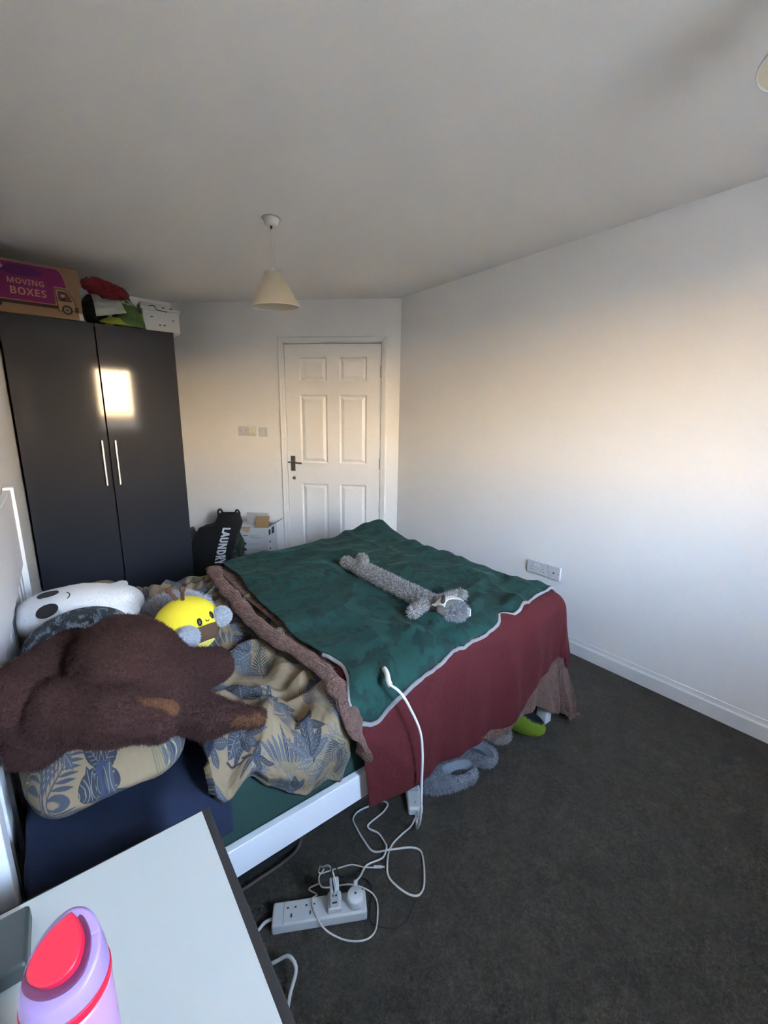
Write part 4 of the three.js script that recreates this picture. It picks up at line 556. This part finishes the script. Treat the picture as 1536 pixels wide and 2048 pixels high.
{ // long sloth
  const y = 0.69, t = thing('sloth_plush', 'long flat grey sloth plush lying on the green blanket', 'soft toy');
  const grey = std(new THREE.Color().setRGB(0.27, 0.258, 0.246), 0.95), dk = std(new THREE.Color().setRGB(0.13, 0.122, 0.115), 0.95);
  const bodyG = field((x, yy, z) => { let d = cap(x, y + (yy - y) * 1.35, z, [1.132, y, -1.62], [1.137, y, -1.14], 0.042, 0.038); return d * 0.85 + 0.003 * N(x * 30, yy * 30, z * 30); }, [1.05, 0.62, -1.72], [1.22, 0.78, -1.06], 0.006);
  obj('body', bodyG, grey, t); pile(t, bodyG, 5200, 0.017, 0.0065, grey, 0.45, 0.6);
  const limb = (name, a, b, r, s, m = grey, n = 900) => { const g = field((x, yy, z) => cap(x, yy, z, a, b, r, s) + 0.003 * N(x * 40, yy * 40, z * 40), [Math.min(a[0], b[0]) - 0.06, Math.min(a[1], b[1]) - 0.06, Math.min(a[2], b[2]) - 0.06], [Math.max(a[0], b[0]) + 0.06, Math.max(a[1], b[1]) + 0.06, Math.max(a[2], b[2]) + 0.06], 0.005), o = obj(name, g, m, t); pile(o, g, n, 0.018, 0.006, m, 0.45, 0.6); return o; };
  limb('leg', [1.118, y, -1.64], [1.118, y + 0.004, -1.755], 0.016, 0.025); limb('leg', [1.15, y, -1.64], [1.21, y + 0.004, -1.748], 0.016, 0.026);
  limb('arm', [1.155, y, -1.15], [1.285, y + 0.006, -1.115], 0.015, 0.02); limb('arm', [1.12, y, -1.15], [1.015, y + 0.004, -1.118], 0.014, 0.018);
  const hd = field((x, yy, z) => ell(x, yy, z, [1.15, y + 0.006, -1.045], [0.056, 0.038, 0.058]) + 0.003 * N(x * 30, yy * 30, z * 30), [1.06, 0.62, -1.14], [1.24, 0.77, -0.95], 0.005), head = obj('head', hd, grey, t);
  const faceAt = (x, z) => (x < 1.165 + 0.2 * (-1.06 - z) && z < -1.03 + 0.25 * (1.15 - x)) ; pile(head, hd, 2600, 0.02, 0.006, std(new THREE.Color().setRGB(0.22, 0.225, 0.245), 0.95), 0.3, 0.55, p => !(p.y > y - 0.004 && p.z < -1.022));
  const fg = sheet(20, 16, (u, v) => { const x = lerp(1.098, 1.205, u), z = lerp(-1.102, -1.032 - 0.012 * Math.sin(u * 6), v); const q = 1 - ((x - 1.15) / 0.062) ** 2 - ((z + 1.045) / 0.066) ** 2; return [x, y + 0.014 + 0.042 * Math.sqrt(Math.max(0.02, q)), z]; }, 0.003);
  obj('face_patch', fg, std(new THREE.Color().setRGB(0.62, 0.61, 0.56), 0.9, { side: THREE.DoubleSide }), head).userData.label = 'cream face patch';
  const es = field((x, yy, z) => cap(x, yy, z, [1.106, y + 0.05, -1.05], [1.132, y + 0.056, -1.072], 0.009, 0.006), [1.08, y + 0.02, -1.1], [1.16, y + 0.085, -1.02], 0.0025); obj('eye_patch', es, std(new THREE.Color().setRGB(0.03, 0.028, 0.026), 0.7), head);
  obj('sewn_label', bx(1.178, y - 0.004, -0.99, 1.183, y + 0.026, -0.974, 0.001), std(0xd8d8d8, 0.7), t);
}

// ---------- floor: slippers ----------
function slipper(label, x, z, turn, m, lin, group) {
  const t = thing('fluffy_slipper', label, 'slipper', [x, 0.004, z], turn);
  const wd = s => 0.046 + 0.008 * Math.sin(s * 3.1) - 0.012 * sm(0.5, 1, s); // half width along the foot, s 0 heel .. 1 toe
  const outer = (px, py, pz) => { const s = clamp((px + 0.125) / 0.25), w = wd(s), h = lerp(0.048, 0.058, sm(0.3, 0.75, s)) - 0.02 * sm(0.8, 1.05, s); return ell(px - clamp(px, -0.075, 0.075), py, pz, [0, h * 0.5, 0], [0.05, h * 0.55 + 0.006, w + 0.006]); };
  const hole = (px, py, pz) => ell(px, py, pz, [-0.05, 0.062, 0], [0.072, 0.05, 0.032]);
  const g = field((a, b, c) => Math.max(outer(a, b, c), -hole(a, b, c)) + 0.002 * N(a * 40, b * 40, c * 40), [-0.15, -0.015, -0.08], [0.15, 0.09, 0.08], 0.005);
  { const p = g.attributes.position; for (let i = 0; i < p.count; i++) if (p.getY(i) < 0) p.setY(i, 0); g.computeVertexNormals(); }
  obj('upper', g, m, t); pile(t, g, 5000, 0.013, 0.004, m, 0.25, 0.7, p => p.y > 0.006 && hole(p.x, p.y, p.z) > 0.004);
  const ins = new THREE.SphereGeometry(1, 20, 8); ins.scale(0.06, 0.003, 0.027); ins.translate(-0.045, 0.019, 0); obj('insole', ins, lin, t);
}
const slipGrey = std(new THREE.Color().setRGB(0.23, 0.245, 0.28), 0.95), slipBeige = std(new THREE.Color().setRGB(0.30, 0.265, 0.25), 0.95), slipIn = std(new THREE.Color().setRGB(0.10, 0.10, 0.11), 0.95);
slipper('grey fluffy slipper lying lengthwise under the red blanket hem', 1.085, -0.955, Math.PI - 0.27, slipGrey, slipIn);
slipper('grey fluffy slipper pointing under the bed, next to beige slipper', 1.272, -1.01, Math.PI / 2 + 0.2, slipGrey, slipIn);
slipper('beige fluffy slipper beside the lime green shoe', 1.435, -1.055, Math.PI / 2 + 0.15, slipBeige, slipIn);
{
  const t = thing('green_shoe', 'lime green felt slipper with dark lining tipped on its side', 'slipper', [1.565, 0.0, -0.965], 0.2);
  const o = (x, y, z) => ell(x, y, z, [0, 0.062, 0], [0.058, 0.062, 0.125]), h = (x, y, z) => ell(x, y, z, [0.006, 0.108, 0.045], [0.036, 0.07, 0.066]);
  const g = field((x, y, z) => Math.max(o(x, y, z), -h(x, y, z)), [-0.08, -0.01, -0.15], [0.09, 0.15, 0.15], 0.005); { const p = g.attributes.position; for (let i = 0; i < p.count; i++) if (p.getY(i) < 0.001) p.setY(i, 0.001); g.computeVertexNormals(); }
  obj('upper', g, std(new THREE.Color().setRGB(0.16, 0.24, 0.012), 0.9, { bumpMap: rep(fuzzTex, 5), bumpScale: 0.002 }), t);
  const g2 = field((x, y, z) => Math.max(ell(x, y, z, [0, 0.062, 0], [0.0575, 0.0615, 0.1245]), -(h(x, y, z) + 0.0) - 0.004, h(x, y, z) - 0.006), [-0.08, -0.01, -0.15], [0.09, 0.15, 0.15], 0.004); obj('lining', g2, std(new THREE.Color().setRGB(0.016, 0.017, 0.02), 0.9), t);
}
{ // black storage bag under the bed
  const t = thing('underbed_bag', 'flat black fabric bag with grey piping under the bed', 'bag', [0.30, 0.002, -1.30]);
  obj('bag_body', bx(-0.24, 0, -0.25, 0.22, 0.19, 0.25, 0.06), std(new THREE.Color().setRGB(0.012, 0.012, 0.014), 0.8, { bumpMap: clothBump, bumpScale: 0.001 }), t);
  const pp = []; for (let k = 0; k <= 60; k++) { const a = k / 60 * Math.PI * 2, c = Math.cos(a), s = Math.sin(a); pp.push([0.233 * Math.sign(c) * Math.pow(Math.abs(c), 0.35) - 0.01, 0.012, 0.253 * Math.sign(s) * Math.pow(Math.abs(s), 0.35)]); } pp.pop();
  obj('piping', tube(pp, 0.005, 200, 8, true), std(new THREE.Color().setRGB(0.09, 0.075, 0.065), 0.8), t);
}
// ---------- floor: power strip and leads ----------
const plug = std(new THREE.Color().setRGB(0.60, 0.60, 0.60), 0.4), cordW = std(new THREE.Color().setRGB(0.58, 0.57, 0.54), 0.5), cordB = std(new THREE.Color().setRGB(0.012, 0.012, 0.014), 0.5);
const SX = 0.4475, SZ = -0.8525, SA = Math.atan2(0.127, 0.23);       // centre and heading of the strip
const onStrip = (a, b, y) => [SX + a * Math.cos(SA) - b * Math.sin(SA), y, SZ + a * Math.sin(SA) + b * Math.cos(SA)];
{
  const t = thing('power_strip', 'white four-socket power strip on the carpet by the bed', 'power strip', [SX, 0, SZ], -SA);
  obj('casing', bx(-0.135, 0, -0.031, 0.135, 0.034, 0.031, 0.006), plug, t);
  for (const c of [-0.075, -0.022]) obj('socket_face', [bx(c - 0.02, 0.033, -0.012, c - 0.014, 0.0345, -0.008), bx(c + 0.002, 0.033, -0.012, c + 0.008, 0.0345, -0.008), bx(c - 0.008, 0.033, 0.006, c - 0.004, 0.0345, 0.015)], holeMat, t);
  obj('seam_line', bx(-0.104, 0.0335, -0.03, -0.1025, 0.0344, 0.03), std(0x777777, 0.6), t);
  const lead = tag(obj('strip_lead', tube([onStrip(-0.135, 0, 0.017), onStrip(-0.155, 0.004, 0.014), [0.285, 0.008, -0.92], [0.24, 0.006, -0.90], [0.2, 0.006, -0.80], [0.22, 0.006, -0.70], [0.262, 0.008, -0.70], [0.30, 0.02, -0.738], [0.327, 0.045, -0.76], [0.322, 0.05, -0.79], [0.298, 0.03, -0.812], [0.25, 0.01, -0.83], [0.20, 0.006, -0.80]], 0.0045, 160), cordW), 'thick white lead of the power strip looping by the nightstand', 'cable');
  const u = thing('usb_charger', 'tall white USB plug charger in the power strip', 'charger', onStrip(0.042, 0, 0.034), -SA);
  obj('charger_body', bx(-0.013, 0.001, -0.02, 0.013, 0.078, 0.02, 0.004), plug, u); obj('plug_base', bx(-0.02, 0.0005, -0.024, 0.02, 0.018, 0.024, 0.004), plug, u);
  for (const y of [0.062, 0.036]) obj('usb_port', bx(-0.0065, y - 0.003, 0.0195, 0.0065, y + 0.003, 0.0206), holeMat, u);
  const m = thing('mains_plug', 'round white mains plug in the end of the power strip', 'plug', onStrip(0.103, 0, 0.034), -SA);
  obj('plug_body', [lathe([[0, 0], [0.024, 0.0], [0.026, 0.006], [0.025, 0.022], [0.021, 0.03], [0, 0.031]], 32)], plug, m); obj('cord_boot', tube([[0, 0.012, -0.02], [0.004, 0.014, -0.045]], 0.0065, 8), plug, m); obj('screw', cyl(0.003, 0.003, 0.002, 0, 0.031, 0, 'y', 10), holeMat, m);
}
const G = (pts, r) => pts.map(([x, z, y = 0]) => [x, y + r + 0.001, z]);
{
  const r = 0.0032;
  tag(obj('adapter_lead', tube([...G([[0.892, -0.915, 0.012], [0.871, -0.913], [0.84, -0.90], [0.80, -0.897], [0.759, -0.892], [0.723, -0.877], [0.695, -0.851], [0.673, -0.818], [0.675, -0.78], [0.694, -0.732], [0.712, -0.718], [0.736, -0.723], [0.77, -0.755], [0.797, -0.79], [0.808, -0.815], [0.794, -0.839], [0.725, -0.876, 0.006], [0.681, -0.908], [0.677, -0.96], [0.682, -1.012], [0.69, -1.046], [0.715, -1.06], [0.79, -1.05], [0.82, -1.043], [0.829, -1.02], [0.80, -1.005], [0.72, -0.995], [0.715, -0.985], [0.732, -0.948], [0.73, -0.912], [0.718, -0.885, 0.012], [0.696, -0.874], [0.638, -0.885]], r), onStrip(0.125, -0.075, 0.025), onStrip(0.108, -0.045, 0.047)], r, 420), cordW), 'white lead tangled on the carpet between adapter and power strip', 'cable');
  tag(obj('usb_cable', tube([onStrip(0.04, 0.028, 0.098), onStrip(0.045, 0.012, 0.135), onStrip(0.03, -0.02, 0.15), onStrip(0.01, -0.045, 0.12), [0.495, 0.05, -0.94], [0.50, 0.012, -0.95], ...G([[0.552, -0.936], [0.60, -0.916], [0.625, -0.888], [0.652, -0.866]], 0.002)], 0.0022, 120), cordW), 'thin white USB cable arching over the charger', 'cable');
  obj('connector', [bx(-0.016, 0, -0.004, 0.012, 0.007, 0.004, 0.002), bx(0.012, 0.002, -0.002, 0.02, 0.005, 0.002)], plug, scene.getObjectByName('usb_cable')).position.set(0.664, 0.001, -0.858); scene.getObjectByName('usb_cable').children[0].rotation.y = -0.65;
  tag(obj('white_cable', tube([...G([[0.52, -0.958], [0.495, -0.946], [0.488, -0.918], [0.509, -0.899], [0.562, -0.87], [0.60, -0.816], [0.602, -0.784], [0.576, -0.745], [0.552, -0.724], [0.523, -0.722], [0.474, -0.756]], 0.0024), onStrip(0.01, 0.045, 0.02), onStrip(-0.012, 0.02, 0.039), onStrip(-0.022, -0.02, 0.038), onStrip(-0.01, -0.05, 0.012), ...G([[0.454, -0.935], [0.485, -0.93]], 0.0024)], 0.0024, 220), cordW), 'thin white cable looped round the power strip', 'cable');
  tag(obj('black_cable', tube([onStrip(0.042, 0.024, 0.098), onStrip(0.035, 0.0, 0.16), onStrip(0.04, -0.02, 0.165), onStrip(0.05, -0.045, 0.11), ...G([[0.555, -0.905], [0.586, -0.878], [0.612, -0.848], [0.607, -0.815], [0.572, -0.775], [0.556, -0.751], [0.564, -0.732], [0.605, -0.694], [0.644, -0.689], [0.672, -0.704], [0.698, -0.714]], 0.0018)], 0.002, 160), cordB), 'thin black cable curling from the charger across the carpet', 'cable');
  const a = thing('adapter_brick', 'white power adapter brick half under the red blanket', 'adapter', [0.925, 0, -0.985], 0.98);
  obj('brick', bx(-0.075, 0.0, -0.028, 0.075, 0.034, 0.028, 0.009), plug, a); obj('strain_relief', cyl(0.007, 0.005, 0.03, -0.085, 0.017, 0.01, 'x'), plug, a); obj('led', cyl(0.002, 0.002, 0.001, -0.05, 0.0345, 0, 'y', 10), holeMat, a); obj('groove', bx(0.0, 0.033, -0.022, 0.0015, 0.0346, 0.022), std(0x888888, 0.6), a);
}
{ // lead of the heated pad that lies under the green blanket
  const t = thing('heat_pad_lead', 'white lead hanging from the green blanket down the red one', 'cable');
  const p = greenAt(0.73, -0.925);
  obj('lead', tube([[0.700, p[1] + 0.004, -0.87], [0.712, 0.640, -0.832], [0.752, 0.565, -0.822], [0.787, 0.475, -0.815], [0.796, 0.40, -0.812], [0.796, 0.29, -0.81], [0.80, 0.20, -0.812], [0.82, 0.10, -0.835], [0.845, 0.02, -0.875], [0.872, 0.006, -0.905], [0.888, 0.012, -0.93]], 0.0042, 140), std(new THREE.Color().setRGB(0.74, 0.74, 0.74), 0.45), t);
  obj('connector', tube([[0.735, p[1] + 0.006, -0.935], [0.722, p[1] + 0.010, -0.905], [0.705, p[1] + 0.007, -0.875], [0.702, p[1] + 0.002, -0.862]], 0.0085, 30, 12), std(new THREE.Color().setRGB(0.7, 0.68, 0.6), 0.4), t);
}
// ---------- nightstand with bottle ----------
const NY = 0.64;
{
  const t = thing('nightstand', 'dark nightstand with a white inset top beside the bed', 'table', [-0.015, 0, -0.56]);
  const dk = std(new THREE.Color().setRGB(0.030, 0.027, 0.026), 0.6), wt = std(new THREE.Color().setRGB(0.52, 0.54, 0.51), 0.4);
  obj('top_board', bx(-0.18, NY - 0.025, -0.218, 0.175, NY, 0.22, 0.002), dk, t); obj('white_top', bx(-0.178, NY, -0.212, 0.16, NY + 0.003, 0.218, 0.001), wt, t);
  obj('side_panel', bx(-0.175, 0.0, -0.2, -0.157, NY - 0.025, 0.2), dk, t); obj('side_panel', bx(0.137, 0.0, -0.2, 0.155, NY - 0.025, 0.2), dk, t); obj('back_panel', bx(-0.157, 0.05, -0.2, 0.137, NY - 0.025, -0.188), dk, t); obj('shelf', bx(-0.157, 0.28, -0.188, 0.137, 0.298, 0.2), dk, t);
  obj('drawer_front', bx(-0.155, 0.44, 0.186, 0.135, NY - 0.03, 0.204, 0.002), dk, t);
  const b = obj('cream_board', bx(0.214, 0.0, -0.775, 0.224, 0.3, -0.60, 0.001), std(new THREE.Color().setRGB(0.40, 0.38, 0.30), 0.7)); tag(b, 'thin cream board standing beside the nightstand', 'board');
}
{ // insulated bottle with a press lid
  const t = thing('drinks_bottle', 'lilac pink drinks bottle with red press-button lid on the nightstand', 'bottle', [-0.053, NY + 0.003, -0.412]); t.scale.set(0.94, 0.94, 0.94);
  const lilac = std(new THREE.Color().setRGB(0.46, 0.25, 0.44), 0.35), lav = std(new THREE.Color().setRGB(0.31, 0.21, 0.45), 0.4), red = std(new THREE.Color().setRGB(0.62, 0.012, 0.045), 0.45), plum = std(new THREE.Color().setRGB(0.12, 0.022, 0.08), 0.25);
  obj('body', lathe([[0, 0], [0.034, 0], [0.037, 0.004], [0.0375, 0.15], [0.0372, 0.25], [0.0365, 0.258], [0, 0.258]], 64), lilac, t);
  const ring = obj('red_ring', lathe([[0.03, 0.2565], [0.0375, 0.257], [0.0382, 0.259], [0.0382, 0.2665], [0.0375, 0.268], [0.03, 0.2682]], 64), red, t);
  const dir = [0.50, -0.866], rim = (a) => { const k = (Math.cos(a) * dir[0] + Math.sin(a) * dir[1]); return 0.285 + 0.022 * sm(-1, 1, k) + 0.012 * Math.pow(Math.max(0, k), 3); };
  const lid = sheet(64, 24, (u, v) => { const a = u * Math.PI * 2; if (v < 0.5) { const q = v / 0.5; return [0.037 * Math.cos(a) * (1 - 0.12 * q * q), lerp(0.268, rim(a), q), 0.037 * Math.sin(a) * (1 - 0.12 * q * q)]; } const q = (v - 0.5) / 0.5, r = 0.0326 * (1 - q), k = (Math.cos(a) * dir[0] + Math.sin(a) * dir[1]) * (1 - q); return [r * Math.cos(a), lerp(rim(a), 0.300, q) + 0.002 * Math.sin(q * 3.14), r * Math.sin(a)]; }, 0.001);
  obj('lid', flip(lid), lav, t);
  const tear = (L, W) => { const s = new THREE.Shape(); s.moveTo(L, 0); s.quadraticCurveTo(L * 0.45, W * 1.05, -L * 0.3, W); s.absellipse(-L * 0.3, 0, L * 0.55, W, Math.PI / 2, -Math.PI / 2, false); s.quadraticCurveTo(L * 0.45, -W * 1.05, L, 0); return s; };
  const on = (g, lift) => { g.rotateX(-Math.PI / 2); g.rotateZ(0.36); g.rotateY(Math.atan2(-dir[1], dir[0])); g.translate(0.0, 0.301 + lift, 0.0); return g; };
  const off = [-0.0045 * 0.5, 0.0, 0.0045 * 0.866];
  const pg = on(new THREE.ExtrudeGeometry(tear(0.033, 0.026), { depth: 0.003, bevelEnabled: true, bevelSize: 0.0015, bevelThickness: 0.001, bevelSegments: 2, curveSegments: 24 }), 0.001), bg = on(new THREE.ExtrudeGeometry(tear(0.026, 0.0195), { depth: 0.009, bevelEnabled: true, bevelSize: 0.0022, bevelThickness: 0.002, bevelSegments: 3, curveSegments: 24 }), 0.005);
  obj('button_recess', pg, plum, t); obj('press_button', bg, red, t);
}
{
  const y = NY + 0.003;
  tag(obj('dark_tin', bx(-0.19, y, -0.738, -0.118, y + 0.03, -0.645, 0.006), std(new THREE.Color().setRGB(0.05, 0.06, 0.056), 0.35)), 'small dark grey tin behind the drinks bottle', 'tin');
  const pk = canvasTex(128, 128, (g, w, h) => { g.fillStyle = '#1c2450'; g.fillRect(0, 0, w, h); g.strokeStyle = '#c7cbe0'; for (let k = 0; k < 14; k++) { g.lineWidth = 2 + rnd() * 5; g.beginPath(); g.moveTo(rnd() * w, rnd() * h); g.lineTo(rnd() * w, rnd() * h); g.stroke(); } });
  const m = obj('snack_packet', field((x, yy, z) => ell(x, yy, z, [0, 0.03, 0], [0.022, 0.03, 0.05]) + 0.006 * N(x * 60, yy * 60, z * 60), [-0.035, -0.01, -0.07], [0.035, 0.08, 0.07], 0.004, 12), std(0xffffff, 0.25, { map: pk })); m.position.set(-0.168, y + 0.004, -0.585); tag(m, 'crinkled blue and white packet at the nightstand edge', 'packet');
}
{ // toe of a white shoe on the carpet
  const t = thing('white_shoe', 'white shoe with dark sole on the carpet by the nightstand', 'shoe', [0.39, 0.0, -0.46], Math.PI / 2 + 0.25);
  const g = field((x, y, z) => smin(ell(x, y, z, [0.085, 0.04, 0], [0.055, 0.034, 0.034]), ell(x, y, z, [-0.03, 0.055, 0], [0.10, 0.05, 0.04]), 0.03), [-0.15, 0.0, -0.07], [0.16, 0.13, 0.07], 0.006); obj('upper', g, std(new THREE.Color().setRGB(0.75, 0.75, 0.72), 0.8), t);
  const s = new THREE.CylinderGeometry(1, 1, 0.02, 36); s.scale(0.145, 1, 0.04); s.translate(0, 0.011, 0); obj('sole', s, std(new THREE.Color().setRGB(0.01, 0.02, 0.016), 0.8), t);
}
// ---------- hand over ----------
scene.traverse(o => { if (o.isMesh) { o.castShadow = true; o.receiveShadow = true; } });
renderer.render(scene, camera);
